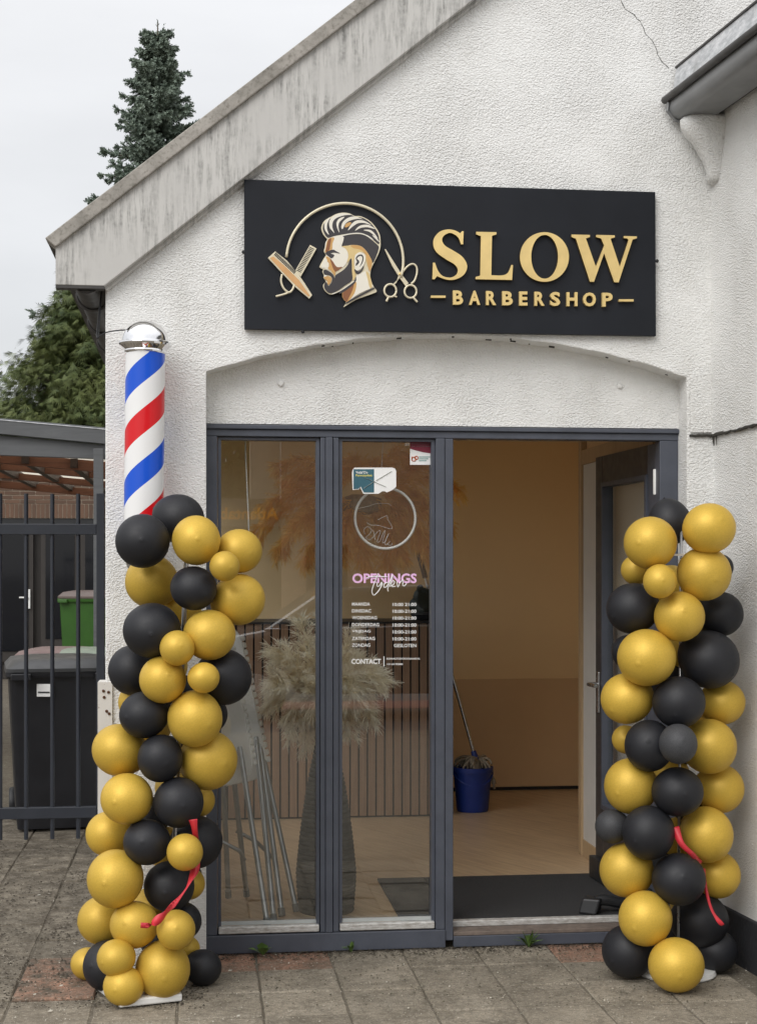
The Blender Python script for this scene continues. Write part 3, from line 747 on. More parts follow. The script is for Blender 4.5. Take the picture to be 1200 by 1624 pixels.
rr = random.Random(31)
for (ex, ey, cx_, cy_, big) in ((478,985,505,1090,1),(440,1028,480,1050,1),(425,1120,470,1040,1),(432,1075,480,1080,1),(487,1180,480,1060,1.0),(462,1155,475,1050,1),(560,1000,525,1080,1),(575,1050,540,1060,1),(605,1078,560,1040,1),(560,1110,545,1040,1),(552,1160,545,1050,1.0),(515,975,515,1080,1),(540,1130,530,1050,.9),(500,1120,500,1060,1),(590,1140,560,1050,.8)):
    yv = vy + rr.uniform(-.16, .16); e = at(ex, ey, yv); s = Vector((vb.x+rr.uniform(-.01,.01), vb.y, vt-.02)); c = at(cx_, cy_, (vy+yv)/2)
    sp = bez(s, s.lerp(c, .6)+UP*.05, c, e, 14)
    m = MB(); m.tube(sp[:6], .0025, 4); plume(m, sp[4:], .060*big, 2300, rr, .0016, .35, (.03, .085), 48); m.build('plume', M_PAMPW, pam, fix=False)

# folded trestle tables leaning in the window corner
def folded_table(px_top, px_bot, ytop, ybot, Y, dy, lab, seed):
    t0 = at(px_top, ytop, Y+dy); b0_ = at(px_bot, ybot, Y)
    root = thing('folding_table', lab, 'folding table', Vector((b0_.x, Y, FLOORZ)), 'folded tables leaning inside the window')
    axis = (t0 - b0_); Lg = axis.length; a = axis.normalized(); wv = Vector((-.86, .50, 0)); wv = (wv - a*wv.dot(a)).normalized(); nv = a.cross(wv).normalized()
    hw = .27; m = MB(); pts = []
    for i in range(41):
        t = i/40; pts.append((t, 0))
    outline = [Vector((0,0,0))]
    o2 = []
    for (u, v) in [(0,0)]: pass
    rc = .10; loop = []
    for cx_, cy_, a0 in ((Lg-rc, 2*hw-rc, 0), (rc, 2*hw-rc, 90), (rc, rc, 180), (Lg-rc, rc, 270)):
        for k in range(7): q = R(a0 + 15*k); loop.append((cx_ + rc*math.cos(q), cy_ + rc*math.sin(q)))
    P = [b0_ + a*u + wv*v for u, v in loop]
    m.prism(P, nv*.012); m.build('table_top', M_WHITEP, root, bevel=.004)
    # moulded rim under the top with scalloped edge
    rm = MB()
    for i in range(18):
        u = .08 + (Lg-.16)*i/17; c = b0_ + a*u + wv*.03 - nv*.014
        rm.obox(c, a*(Lg-.16)/17*.40, wv*.034, nv*.0135)
    rm.build('moulded_rim', M_WHITEP, root, bevel=.008)
    return root, a, wv, nv, b0_, Lg
lt = [folded_table(378, 430, 985, 1232, YF+.55, .10, 'white folding table with scalloped rim leaning nearest the slatted counter', 1),
      folded_table(364, 408, 1000, 1238, YF+.36, .06, 'white folding table leaning closest to the window glass', 2)]
legsets = [[((406,1170),(434,1462)),((415,1190),(470,1445)),((412,1180),(447,1452))], [((380,1185),(424,1468)),((366,1190),(391,1420)),((352,1195),(362,1422))]]
for (root, a, wv, nv, b0_, Lg), L in zip(lt, legsets):
    yb = b0_.y
    for (p1, p2) in L:
        q2 = atz(p2[0], p2[1], FLOORZ+.02); q1 = at(p1[0], p1[1], yb+.03)
        q2 = at(p2[0], min(p2[1], 1470), q2.y)
        lg = MB().tube([q1, q2], .0125, 10).build('leg', M_GREYT, root, smooth=40)
        MB().tube([q2 + (q1-q2).normalized()*.03, q2 - (q1-q2).normalized()*.004], .0155, 10).build('leg_cap', simple('grey_rubber', (.09, .095, .095), .7) if 'grey_rubber' not in bpy.data.materials else bpy.data.materials['grey_rubber'], lg)
    q = at(L[0][0][0], L[0][0][1]+165, yb+.02); q3 = at(L[1][0][0]+22, L[1][0][1]+175, yb+.03)
    MB().tube([q + Vector((-.09, 0, .05)), q, q3], .009, 8).build('brace', M_GREYT, root, smooth=40)

# mop bucket and mop
by = atz(750, 1286, FLOORZ).y; bc = at(749, 1280, by); bc.z = FLOORZ+.0005
rb = (at(779, 1240, by).x - at(719, 1240, by).x)/2; bh = at(749, 1216, by).z - FLOORZ
bk = thing('mop_bucket', 'blue plastic mop bucket on the wooden floor', 'bucket', bc)
MB().lathe([(rb*.80, 0), (rb*.83, .01), (rb*1.0, bh-.03), (rb*1.08, bh-.03), (rb*1.08, bh), (rb*1.0, bh), (rb*.8, .03), (0.001, .02)], bc, 32).build('body', M_BLUE, bk, smooth=40)
hp = [bc + Vector((rb*1.05*math.cos(R(180+180*k/12))*1.0, -rb*1.0*math.sin(R(180*k/12))*.9, bh-.02-.09*math.sin(R(180*k/12)))) for k in range(13)]
MB().tube(hp, .006, 8).build('handle', M_BLUE, bk, smooth=True)
mt = at(663, 876, by+.16); mbm = bc + Vector((.03, 0, bh+.01))
mop = thing('mop', 'mop with grey cotton head standing in the blue bucket', 'mop', mbm)
MB().tube([mbm, mt], .011, 10).build('pole', M_STEEL, mop, smooth=40)
dd = (mt-mbm).normalized(); MB().tube([mt - dd*.17, mt + dd*.01], .017, 10).build('grip', M_BLK, mop, smooth=40)
MB().tube([mbm + dd*.0, mbm + dd*.09], [.03, .016], 10).build('socket', M_BLUE, mop, smooth=40)
mh = MB(); rr = random.Random(2)
for k in range(60):
    a = rr.uniform(0, 6.28); r0 = rr.uniform(.02, rb*1.02); s = mbm + Vector((0, 0, .02)); e = bc + Vector((math.cos(a)*r0, math.sin(a)*r0, bh - rr.uniform(-.03, .03)))
    if k < 7: e = bc + Vector((rb*1.12, rr.uniform(-.05,.03), bh-.12+rr.uniform(-.02,.02)))
    mh.tube(bez(s, s.lerp(e,.4)+UP*.05, e+UP*.04, e, 7), .008, 5)
mh.build('mop_head', M_MOP, mop, smooth=True)

# black vacuum nozzle lying on the mat
vn = atz(962, 1452, FLOORZ); vn.z = FLOORZ+.012
vac = thing('vacuum_nozzle', 'black vacuum hose end lying on the doormat by the threshold', 'hose', vn)
MB().obox(vn+Vector((-.07,.0,.035)), Vector((.035,-.02,0)), Vector((.02,.035,0)), Vector((.01,0,.033))).build('head', M_BLK, vac, bevel=.008)
MB().tube(bez(vn+Vector((-.05,0,.05)), vn+Vector((0,.0,.07)), vn+Vector((.04,0,.03)), vn+Vector((.16,.02,.03)), 10), .024, 12).build('hose', M_BLK, vac, smooth=40)

# ------------------------------------------------------------------ things on and behind the glass
YD = YG + .10
nc = at(610.5, 822, YD); nr = (at(660, 822, YD).x - at(561, 822, YD).x)/2
neon = thing('neon_ring_sign', 'unlit white neon ring on a round acrylic disc hanging in the window', 'neon sign', nc - UP*nr)
MB().lathe([(0.0005, .0), (nr*1.05, .0), (nr*1.05, .004), (.0005, .004)], nc, 48, (0, 1, 0)).build('acrylic_disc', M_ACR, neon)
ring = [nc + Vector((math.cos(2*math.pi*k/64)*nr*.965, -.008, math.sin(2*math.pi*k/64)*nr*.965)) for k in range(65)]
MB().tube(ring, .0058, 8, caps=False).build('ring_tube', M_WHITEP, neon, smooth=True)
def stroke(parent, name, pts, Y, r, mat, f=.5, conv=None, n=4):
    pp_ = [Vector((x, y, 0)) for x, y in pts]; out_ = []
    for i in range(len(pp_)-1):
        p0 = pp_[max(i-1, 0)]; p1 = pp_[i]; p2 = pp_[i+1]; p3 = pp_[min(i+2, len(pp_)-1)]
        for k in range(n):
            t = k/n; out_.append(.5*((2*p1)+(-p0+p2)*t+(2*p0-5*p1+4*p2-p3)*t*t+(-p0+3*p1-3*p2+p3)*t**3))
    out_.append(pp_[-1]); path = [at(*conv(q.x, q.y), Y) for q in out_]
    return MB().tube(path, r, 6).build(name, mat, parent, smooth=True)
cv = lambda x, y: (540 + x/7.5, 730 + y/7.5)
for s in ([(205,575),(330,545),(430,515),(560,515),(600,540)], [(440,710),(545,660),(560,700),(610,790),(590,815),(450,775),(360,770),(310,740)],
          [(290,880),(275,830),(320,790),(370,830),(340,880),(300,920),(345,945),(400,890),(380,830)], [(410,950),(405,900),(440,850),(475,840),(450,920),(430,970),(470,960),(500,880),(530,835),(505,950),(500,985),(530,960),(570,870),(560,900),(525,990),(550,1000),(590,960),(560,1000),(600,1010),(615,985)]):
    stroke(neon, 'script_tube', s, YD-.004, .0009, M_WHITEP, conv=cv)
MB().tube([nc + Vector((-.02, 0, nr)), at(607, 700, YD)], .0011, 5).build('hanging_wire', M_WHITEP, neon)
tag(MB().tube(bez(at(389, 697, YD), at(389, 740, YD), at(394, 790, YD), at(396, 905, YD), 12), .0028, 6).build('hanging_cable', M_WHITEP), 'thin white cable hanging behind the left window pane', 'cable')

# ------------------------------------------------------------------ text helper (built-in font)
_tx = {}
def text_mesh(body, bold=.0):
    key = (body, bold)
    if key in _tx: return _tx[key]
    cu = bpy.data.curves.new('t', 'FONT'); cu.body = body; cu.offset = bold; cu.resolution_u = 3; cu.fill_mode = 'FRONT'
    ob = bpy.data.objects.new('t', cu); C.objects.link(ob); dg = bpy.context.evaluated_depsgraph_get(); dg.update()
    me = bpy.data.meshes.new_from_object(ob.evaluated_get(dg)); bpy.data.objects.remove(ob); bpy.data.curves.remove(cu)
    vs = [v.co.copy() for v in me.vertices]; fs = [tuple(p.vertices) for p in me.polygons]; bpy.data.meshes.remove(me)
    x0 = min(v.x for v in vs); x1 = max(v.x for v in vs); y0 = min(v.y for v in vs); y1 = max(v.y for v in vs)
    vs = [((v.x-x0)/(x1-x0), (v.y-y0)/(y1-y0)) for v in vs]; _tx[key] = (vs, fs); return vs, fs
def text_box(name, body, quad, ext, mat, parent, bold=.02):
    """text fitted into a quad of world points (bottom-left, bottom-right, top-right, top-left), extruded by ext"""
    vs, fs = text_mesh(body, bold); bl, br, tr, tl = quad; ext = Vector(ext)
    V = [(bl*(1-u)+br*u)*(1-v) + (tl*(1-u)+tr*u)*v for u, v in vs]; n = len(V); F = [tuple(f) for f in fs]
    m = MB(); cnt_ = {}
    for f in fs:
        for i in range(len(f)):
            e = (f[i], f[(i+1) % len(f)]); k = tuple(sorted(e)); cnt_.setdefault(k, []).append(e)
    side = [(e[0][0], e[0][1], e[0][1]+n, e[0][0]+n) for k, e in cnt_.items() if len(e) == 1]
    m.add(V + [v+ext for v in V], F + [tuple(i+n for i in reversed(f)) for f in fs] + side)
    return m.build(name, mat, parent)
def pq(x0, y0, x1, y1, Y, y0b=None, y1b=None):      # pixel box -> quad on plane Y (x0,y0 top-left; x1,y1 bottom-right)
    y0b = y0 if y0b is None else y0b; y1b = y1 if y1b is None else y1b
    return (at(x0, y1, Y), at(x1, y1b, Y), at(x1, y0b, Y), at(x0, y0, Y))
YV = YG - .0015; EX = (0, .001, 0)
oh = thing('opening_hours_lettering', 'white and pink opening hours lettering on the middle window pane', 'lettering', at(608, 1057, YV))
text_box('heading', 'OPENINGS', pq(558.5, 909.5, 660.5, 925, YV), EX, M_PINK, oh, .03)
cv2 = lambda x, y: (540 + x/7.5, 880 + y/7.5)
for s in ([(445,225),(420,290),(385,380),(372,440),(390,478),(420,465),(470,400),(500,340)], [(310,272),(400,258),(560,262)], [(440,325),(432,365),(455,375),(490,325),(475,390),(440,450)],
          [(560,328),(522,345),(515,385),(545,380),(580,320),(622,235),(590,330),(560,400),(568,435)], [(580,375),(622,360),(642,325),(622,310),(600,345),(615,380),(655,372)], [(668,318),(680,385),(705,335),(742,300),(738,358),(760,370),(785,338)]):
    stroke(oh, 'script_letter', s, YV-.002, .0021, M_WHITE, conv=cv2)
rows_ = [('MAANDA','10:00 21:00',586),('DINSDAC','10:00-21:00',596.8),('WOENSDAG','10:00-21:00',607.6),('DONDERDAG','10:00-21:00',618.6),('VRIJDAG','10:00-21:00',629.6),('ZATERDAG','10:00-21:00',640.6),('ZONDAG','GESLOTEN',651.2)]
wid = [28.5, 30.5, 39.5, 43, 29.5, 36.5, 29]
for (a, b, y), wd in zip(rows_, wid):
    y0 = y + 369.5
    text_box('day_name', a, pq(558, y0, 558+wd, y0+5.3, YV), EX, M_WHITE, oh, .014)
    text_box('hours', b, pq(622.5 if b[0] == '1' else 624.5, y0+.6, 660, y0+5.9, YV), EX, M_WHITE, oh, .014)
text_box('contact_heading', 'CONTACT', pq(557, 1045, 604, 1053.3, YV), EX, M_WHITE, oh, .03)
q = pq(608, 1041, 609.3, 1057, YV); MB().prism(list(q), EX).build('divider', M_WHITE, oh)
text_box('contact_line', 'ELSHAALSTUDIOROOSAAND.NL', pq(613, 1043.4, 666, 1046.2, YV), EX, M_WHITE, oh, .02)
text_box('contact_line', '+31 614 932840', pq(613, 1052, 638.5, 1055, YV), EX, M_WHITE, oh, .02)
# torn card sticker
card = thing('card_sticker', 'torn white and teal card sticker on the middle window pane', 'sticker', at(593, 783, YV))
cq = [(559,777),(558,750),(559,745),(562,741.5),(622,741.5),(626,743),(628,747),(628,772),(622,777),(613,781),(610,779),(606,779),(600,783),(576,783),(574,779),(571,773),(569,776)]
MB().prism([at(x, y, YV) for x, y in cq], EX).build('card', M_WHITE, card)
MB().prism([at(x, y, YV-.0012) for x, y in [(560.5,775.5),(560.5,744),(593,744),(593,781),(577,781),(574.5,777),(572,771.5),(568,775)]], (0, .001, 0)).build('teal_panel', simple('teal_print', (.035, .12, .16), .5), card)
text_box('card_text', 'Vadaf Do', pq(564, 747, 583, 751, YV-.0024), (0, .001, 0), M_WHITE, card, .02)
text_box('card_text', 'Panoctanket', pq(564, 752, 590, 755.5, YV-.0024), (0, .001, 0), simple('yellow_print', (.75, .68, .2), .5), card, .02)
M_GP = simple('grey_print', (.42, .44, .40), .6)
for a, b in (((596,762),(621,747)), ((577,757),(612,772)), ((576,775),(594,763))):
    A = at(*a, YV-.0014); B = at(*b, YV-.0014); MB().tube([A, B], .0028, 4, flat=.3).build('tape_mark', M_GP, card)
# red and white sticker in the corner
stc = thing('corner_sticker', 'small red and white sticker in the upper corner of the window', 'sticker', at(668, 737, YV))
MB().prism([at(x, y, YV) for x, y in ((650,737),(650,700),(687,700),(687,737))], EX).build('sticker', M_WHITE, stc)
MB().prism([at(x, y, YV-.0012) for x, y in ((650,711.5),(650,700),(687,700),(687,719),(680,718.5),(670,717),(660,714.5))], (0,.001,0)).build('red_panel', simple('maroon_print', (.20, .012, .035), .5), stc)
text_box('sticker_text', 'Erkend Leerbedrijf', pq(652.5, 702.6, 684, 705, YV-.0024), (0,.001,0), M_LIDK, stc, .0)
text_box('sticker_text', 'hier word je beter', pq(652.5, 706.5, 683, 708.8, YV-.0024), (0,.001,0), M_LIDK, stc, .0)
M_OR = simple('orange_print', (.5, .12, .05), .5); M_TQ = simple('turquoise_print', (.12, .30, .28), .5)
for c_, r_ in (((656, 728), 3.2), ((660, 726), 2.6)):
    rg = [at(c_[0]+r_*math.cos(6.283*k/16), c_[1]+r_*math.sin(6.283*k/16), YV-.0012) for k in range(17)]; MB().tube(rg, .0022, 5).build('logo_ring', M_OR, stc)
MB().tube([at(653, 724, YV-.0012), at(653, 730, YV-.0012)], .0022, 5).build('logo_bar', M_OR, stc)
for y in (724, 727, 730): MB().prism(list(pq(664, y, 682 - (y-724), y+1.2, YV-.0012)), (0,.001,0)).build('print_line', M_TQ, stc)

# ================================================================== SHOP SIGN
YS = -.030
q = [at(387, 284, YS), at(1039, 304, YS), at(1040, 532.5, YS), at(387.5, 521.5, YS)]
sign = thing('shop_sign', 'black rectangular barbershop fascia sign with gold raised lettering', 'sign', (q[2]+q[3])/2)
MB().prism(q, (0, .024, 0)).build('board', M_SIGN, sign, bevel=.0015)
for px, py in ((386, 400), (1041, 414), (480, 526)):
    MB().lathe([(.006, 0), (.008, .006), (.004, .010)], at(px, py, -.022), 8, (0, -1, 0)).build('fixing_clip', M_BLK, sign)
YL = YS - .014
def cpoly(pts, conv): return [at(*conv(x, y), YL) for x, y in pts]
c2 = lambda x, y: (670 + x/3.4286, 350 + y/3.4286)
def catmull(pts, closed=True, n=5):
    """pts: (x, y) or (x, y, 1) for a corner"""
    out_ = []; N = len(pts)
    for i in range(N if closed else N-1):
        p1 = pts[i]; p2 = pts[(i+1) % N]; p0 = pts[(i-1) % N]; p3 = pts[(i+2) % N]
        if len(p1) > 2: p0 = p1
        if len(p2) > 2: p3 = p2
        if len(p1) > 2 and len(p2) > 2: out_.append(p1[:2]); continue
        for k in range(n):
            t = k/n; q_ = []
            for a in (0, 1):
                q_.append(.5*(2*p1[a]+(-p0[a]+p2[a])*t+(2*p0[a]-5*p1[a]+4*p2[a]-p3[a])*t*t+(-p0[a]+3*p1[a]-3*p2[a]+p3[a])*t**3))
            out_.append(tuple(q_))
    return out_
def k1(*pts): return [(*p, 1) for p in pts]
Lt = k1((290,60),(400,62),(400,74),(376,82),(372,296)) + [(430,297),(462,283)] + k1((481,240),(490,241),(485,322),(287,318),(287,306),(312,298),(316,84),(290,74))
Wt = k1((808,75),(908,77),(908,88),(886,96),(940,250),(985,135),(969,96),(942,89),(942,77),(1043,79),(1043,90),(1020,98),(1070,250),(1118,104),(1110,96),(1092,94),(1092,83),(1163,85),(1163,95),(1140,102),(1064,335),(1040,334),(985,177),(930,332),(908,331),(832,98),(808,88))
St = k1((222,57),(219,128),(208,128)) + [(190,88),(150,66),(116,80),(105,106),(122,136),(165,162),(215,196),(241,244),(226,290),(186,316),(146,322),(112,315)] + k1((78,301)) + k1((64,318),(52,318),(55,228),(66,228)) + [(84,274),(110,301),(150,309),(182,293),(190,264),(170,236),(120,206),(74,170),(57,130),(64,90),(95,58),(140,47),(178,54)] + k1((203,68),(213,57))
def sign_letter(name, outl, holes=()):
    P = cpoly(outl, c2); Hs = [cpoly(h, c2) for h in holes]
    o = MB().prism(P, (0, -.004, 0), Hs).build(name, M_GOLD, sign)
    m = MB(); m.prism([p+Vector((0,.0005,0)) for p in P], (0, .0135, 0), [[p+Vector((0,.0005,0)) for p in h] for h in Hs]); m.build('return_edge', M_GOLDE, o)
sign_letter('letter', catmull(St)); sign_letter('letter', catmull(Lt)); 
ell = lambda cx, cy, rx, ry, n=48: [(cx+rx*math.cos(6.2832*k/n), cy+ry*math.sin(6.2832*k/n)) for k in range(n)]
sign_letter('letter', ell(661, 197, 133, 135), [ell(662, 196, 73, 119)]); sign_letter('letter', catmull(Wt))
bx_ = [(165,220),(252,313),(345,400),(433,490),(525,570),(608,663),(693,748),(783,842),(872,942),(976,1033)]
for ch, (x0, x1) in zip('BARBERSHOP', bx_):
    yt = 378 + (x0-165)*.0155; yb_ = yt + 77 - (x0-165)*.002
    a = c2(x0, yt); b = c2(x1, yb_)
    text_box('small_letter', ch, pq(a[0], a[1], b[0], b[1], YL-.004), (0, .016, 0), M_GOLD, sign, .035)
for x0, x1, y in ((45, 125, 412), (1067, 1147, 432)):
    a = c2(x0, y-6); b = c2(x1, y+6); MB().prism(list(pq(a[0], a[1], b[0], b[1], YL-.004)), (0, .016, 0)).build('dash', M_GOLD, sign)
# emblem: arc, head, comb, razor, scissors
c1_ = lambda x, y: (420 + x/4.6154, 310 + y/4.6154)
def etube(name, pts, r, conv=c1_, Y=YL, mat=None, n=6): return stroke(sign, name, pts, Y, r, mat or M_CREAM, conv=conv, n=n)
arcp = []
for k in range(25):
    a = R(176 - 192*k/24 + 0); arcp.append((584 + 428*math.cos(a), 480 - 424*math.sin(a)))
etube('emblem_arc', arcp, .0062, n=2)
etube('razor_handle', [(125,575),(118,625),(135,675),(172,708),(200,690),(214,655)], .0048)
etube('razor_tang', [(80,738),(140,722),(180,706)], .0045)
def flatp(name, pts, conv, mat, y=0.0, th=.010): return MB().prism([at(*conv(px, py), YL - y) for px, py in pts], (0, th + y, 0)).build(name, mat, sign)
M_COPPER = mat_gold('copper_gold', (.72, .42, .19), .4, .5)
flatp('comb', [(330,360),(378,386),(262,592),(240,575),(222,548)], c1_, M_CREAM)
for k in range(17):
    t = k/17; x = 338-100*t; y = 376+178*t
    MB().prism([at(*c1_(a, b), YL-.0012) for a, b in ((x-10, y-2), (x+22, y+14), (x+20, y+18), (x-12, y+3))], (0, .001, 0)).build('comb_gap', M_SIGN, sign)
flatp('razor_comb', [(22,455),(75,407),(160,475),(245,575),(290,640),(345,727),(325,753),(215,662),(120,560)], c1_, M_CREAM, .002)
MB().prism([at(*c1_(a, b), YL-.0032) for a, b in ((36,456),(62,444),(150,520),(250,618),(330,732),(318,738),(220,650),(125,552))], (0, .001, 0)).build('razor_face', M_COPPER, sign)
for k in range(20):
    t = k/20; x = 82+150*t; y = 418+140*t
    MB().prism([at(*c1_(a, b), YL-.0032) for a, b in ((x, y-4), (x+4, y), (x-12, y+20), (x-16, y+16))], (0, .001, 0)).build('comb_gap', M_SIGN, sign)
flatp('scissor_blade', [(876,392),(884,391),(1000,575),(1050,640),(1030,662),(985,600),(930,510)], c1_, M_CREAM)
flatp('scissor_blade', [(960,640),(975,590),(1000,560),(1012,570),(985,600),(950,650),(938,645)], c1_, M_CREAM, .002)
etube('scissor_loop', [(1000,570),(1040,520),(1080,500),(1108,520),(1112,565),(1095,620),(1070,645)], .0042)
for cx_, cy_ in ((917, 695), (1065, 702)): etube('scissor_ring', [(cx_+44*math.cos(6.2832*k/16), cy_+47*math.sin(6.2832*k/16)) for k in range(17)], .0046, n=2)
etube('scissor_rest', [(905,740),(888,775)], .0048); etube('scissor_rest', [(945,735),(965,742)], .004); etube('scissor_rest', [(1085,745),(1115,780)], .0048)
MB().lathe([(.005, 0), (.005, .004), (.001, .005)], at(*c1_(985, 573), YL-.002), 10, (0, -1, 0)).build('scissor_screw', M_GOLD, sign)
c6 = lambda x, y: (500 + x/10, 330 + y/10)
sil = [(190,490),(130,420),(95,330),(105,260),(150,190),(260,125),(330,90),(430,68),(540,80),(620,120),(720,125),(850,190),(940,280),(1010,390),(1030,480),(1030,620),(990,740),(920,880),(880,980),(870,1080),(900,1190),(930,1250),(972,1320),(860,1370),(640,1450),(450,1565),(485,1490),(440,1370),(380,1320),(270,1365),(200,1350),(140,1290),(122,1220),(150,1180),(165,1150),(130,1100),(135,1060),(110,1000),(125,975),(75,940),(68,915),(130,800),(165,740),(135,680),(150,620),(185,500)]
head = flatp('emblem_head', catmull(sil, True, 3), c6, M_CREAM)
M_DK = simple('dark_print', (.042, .038, .042), .5); M_OG = simple('amber_print', (.62, .36, .13), .45, .2); M_BR = simple('brown_print', (.26, .105, .045), .45, .1); M_LT = simple('ivory_print', (.80, .76, .66), .45, var=.05); M_OY = simple('gold_print', (.70, .53, .25), .45, .2)
lay = [0]
def hp_(name, pts, mat, sm=3):
    lay[0] += 1; y = .0004 + .00012*lay[0]
    MB().prism([at(*c6(a, b), YL - y) for a, b in catmull(pts, True, sm)], (0, .0003+y, 0)).build(name, mat, head)
hp_('hair', [(200,468),(145,405),(118,325),(128,255),(185,190),(270,150),(340,108),(440,88),(550,98),(640,140),(740,148),(850,210),(930,298),(990,400),(1012,490),(1003,570),(900,485),(800,418),(700,393),(560,398),(430,415),(300,440)], M_DK)
hp_('hair_side', [(432,440),(560,416),(700,411),(800,436),(880,492),(995,590),(1000,650),(965,760),(905,870),(860,760),(790,655),(700,590),(560,580),(470,610),(418,600),(442,520)], M_DK)
for c in ([(235,140),(160,200),(140,280),(160,360),(215,420),(185,330),(190,240)],[(580,100),(430,75),(310,110),(225,190),(225,300),(275,365),(300,390),(270,300),(280,210),(340,150),(460,110)],[(465,135),(380,160),(335,225),(345,310),(380,385),(365,290),(385,215)],[(760,175),(620,130),(520,150),(440,210),(410,290),(430,330),(480,240),(560,190),(680,165)],[(890,270),(780,200),(660,190),(570,250),(515,350),(590,290),(680,235),(790,235)],[(950,330),(850,265),(740,265),(670,300),(630,355),(720,310),(830,300)],[(990,480),(930,390),(860,340),(760,345),(850,370),(920,420)],[(1020,540),(960,455),(900,425),(960,490)]):
    hp_('hair_streak', c, M_LT)
hp_('hair_streak', [(480,250),(540,220),(570,235),(520,290),(470,300)], M_OG)
hp_('parting_line', [(195,478),(300,445),(430,420),(560,395),(700,388),(810,420),(890,470),(920,505),(880,485),(800,435),(700,405),(560,412),(430,440),(300,470)], M_LT)
hp_('face', [(190,490),(430,440),(440,520),(415,600),(480,640),(520,730),(500,850),(440,930),(320,1010),(310,1080),(260,1000),(160,960),(90,930),(140,810),(180,730),(150,670)], M_LT)
hp_('face_shade', [(200,490),(300,465),(270,560),(260,660),(160,700),(160,640)], M_OG); hp_('face_shade', [(205,500),(250,480),(235,580),(220,660),(165,690),(175,620)], M_BR)
hp_('face_shade', [(170,760),(240,800),(300,900),(380,960),(320,1010),(310,1075),(250,990),(200,960),(215,880),(180,830)], M_OG); hp_('face_shade', [(235,800),(275,840),(340,930),(430,930),(330,1000),(300,990),(260,900)], M_BR)
hp_('nose_light', [(165,790),(140,860),(90,920),(150,940),(205,935),(210,895),(165,890),(190,840)], M_LT)
hp_('temple', [(420,605),(480,640),(525,740),(500,860),(570,790),(630,760),(690,700),(790,710),(800,820),(860,990),(900,860),(850,740),(780,650),(700,600),(560,590)], M_OY); hp_('fade', [(560,585),(700,592),(790,660),(860,760),(895,860),(860,1000),(820,850),(800,740),(720,660),(600,630)], M_OG)
hp_('cheek', [(525,740),(570,800),(580,1000),(590,1140),(640,1080),(620,950),(610,820),(640,740)], M_OY)
hp_('beard', [(570,790),(580,1000),(582,1140),(470,1222),(380,1292),(270,1342),(200,1332),(148,1272),(140,1210),(165,1165),(190,1200),(205,1228),(218,1225),(255,1175),(265,1110),(225,1062),(150,1050),(128,1010),(145,972),(220,1000),(280,1050),(308,1108),(320,1060),(440,980),(510,900)], M_DK)
hp_('lips', [(140,1085),(210,1080),(255,1110),(245,1165),(215,1210),(195,1200),(190,1150),(150,1120)], M_OG); hp_('lips', [(140,1060),(190,1065),(150,1085)], M_LT)
hp_('eyebrow', [(160,705),(270,655),(330,680),(390,715),(300,700),(240,715),(300,740),(260,790),(215,765)], M_DK)
hp_('neck', [(640,1090),(700,1040),(800,1000),(855,1080),(880,1190),(910,1250),(700,1350),(500,1480),(540,1400),(600,1250)], M_LT); hp_('neck_shade', [(425,1352),(610,1190),(650,1180),(640,1280),(600,1380),(495,1485)], M_OG); hp_('neck_shade', [(430,1355),(600,1200),(590,1290),(540,1400),(490,1480)], M_BR)
hp_('neck_shade', [(800,1000),(860,1060),(900,1240),(860,1255),(830,1130)], M_OY)
hp_('jaw_shadow', [(385,1320),(600,1170),(640,1085),(625,1190),(420,1345)], M_DK); hp_('jaw_line', [(270,1350),(400,1300),(590,1165),(600,1172),(420,1300),(280,1362)], M_LT)
hp_('ear_ring', [(625,770),(660,715),(720,695),(780,730),(795,800),(770,890),(720,960),(670,985),(625,960)], M_LT)
hp_('ear_line', [(640,790),(680,740),(740,735),(765,790),(745,870),(700,930),(735,850),(745,785),(720,755),(680,770),(660,800),(690,830),(690,870),(640,915),(645,870),(660,850)], M_DK); hp_('ear_shadow', [(620,965),(680,1000),(730,970),(765,910),(750,975),(690,1040),(635,1020)], M_DK)
hp_('collar_line', [(495,1490),(700,1368),(918,1262),(925,1278),(720,1388),(505,1503)], M_DK)

# ================================================================== BARBER POLE
pc = at(227, 700, -.15); pr = (at(258.5, 700, -.15).x - at(195.5, 700, -.15).x)/2
zpt = at(227, 560, -.15).z; zpb = at(227, 868, -.15).z; zdome = at(227, 507, -.15-.02).z
pole = thing('barber_pole', 'blue white and red striped barber pole with chrome dome on the wall', 'barber pole', Vector((pc.x, pc.y, zpb-.1)))
def mat_pole():
    M = Mat('barber_stripes'); p = M.co(); s = M.n('ShaderNodeSeparateXYZ'); M.l(p, s.inputs[0])
    a = M.math('ARCTAN2', s.outputs[1], s.outputs[0]); turn = M.math('DIVIDE', a, 2*math.pi)
    per = .405; z = M.math('DIVIDE', s.outputs[2], per)
    ph = M.math('FRACT', M.math('ADD', M.math('ADD', M.math('SUBTRACT', z, turn), 10.0), PHASE), 0)
    r = M.n('ShaderNodeValToRGB'); r.color_ramp.interpolation = 'CONSTANT'; e = r.color_ramp.elements
    e[0].position = 0; e[0].color = (.002, .085, .62, 1); e[1].position = .25; e[1].color = (.82, .82, .82, 1)
    x = e.new(.5); x.color = (.66, .004, .010, 1); x = e.new(.75); x.color = (.82, .82, .82, 1)
    M.l(ph, r.inputs[0]); return M.set(r.outputs[0], .4, 0, None, .3, .35, .03)
PHASE = 0.0
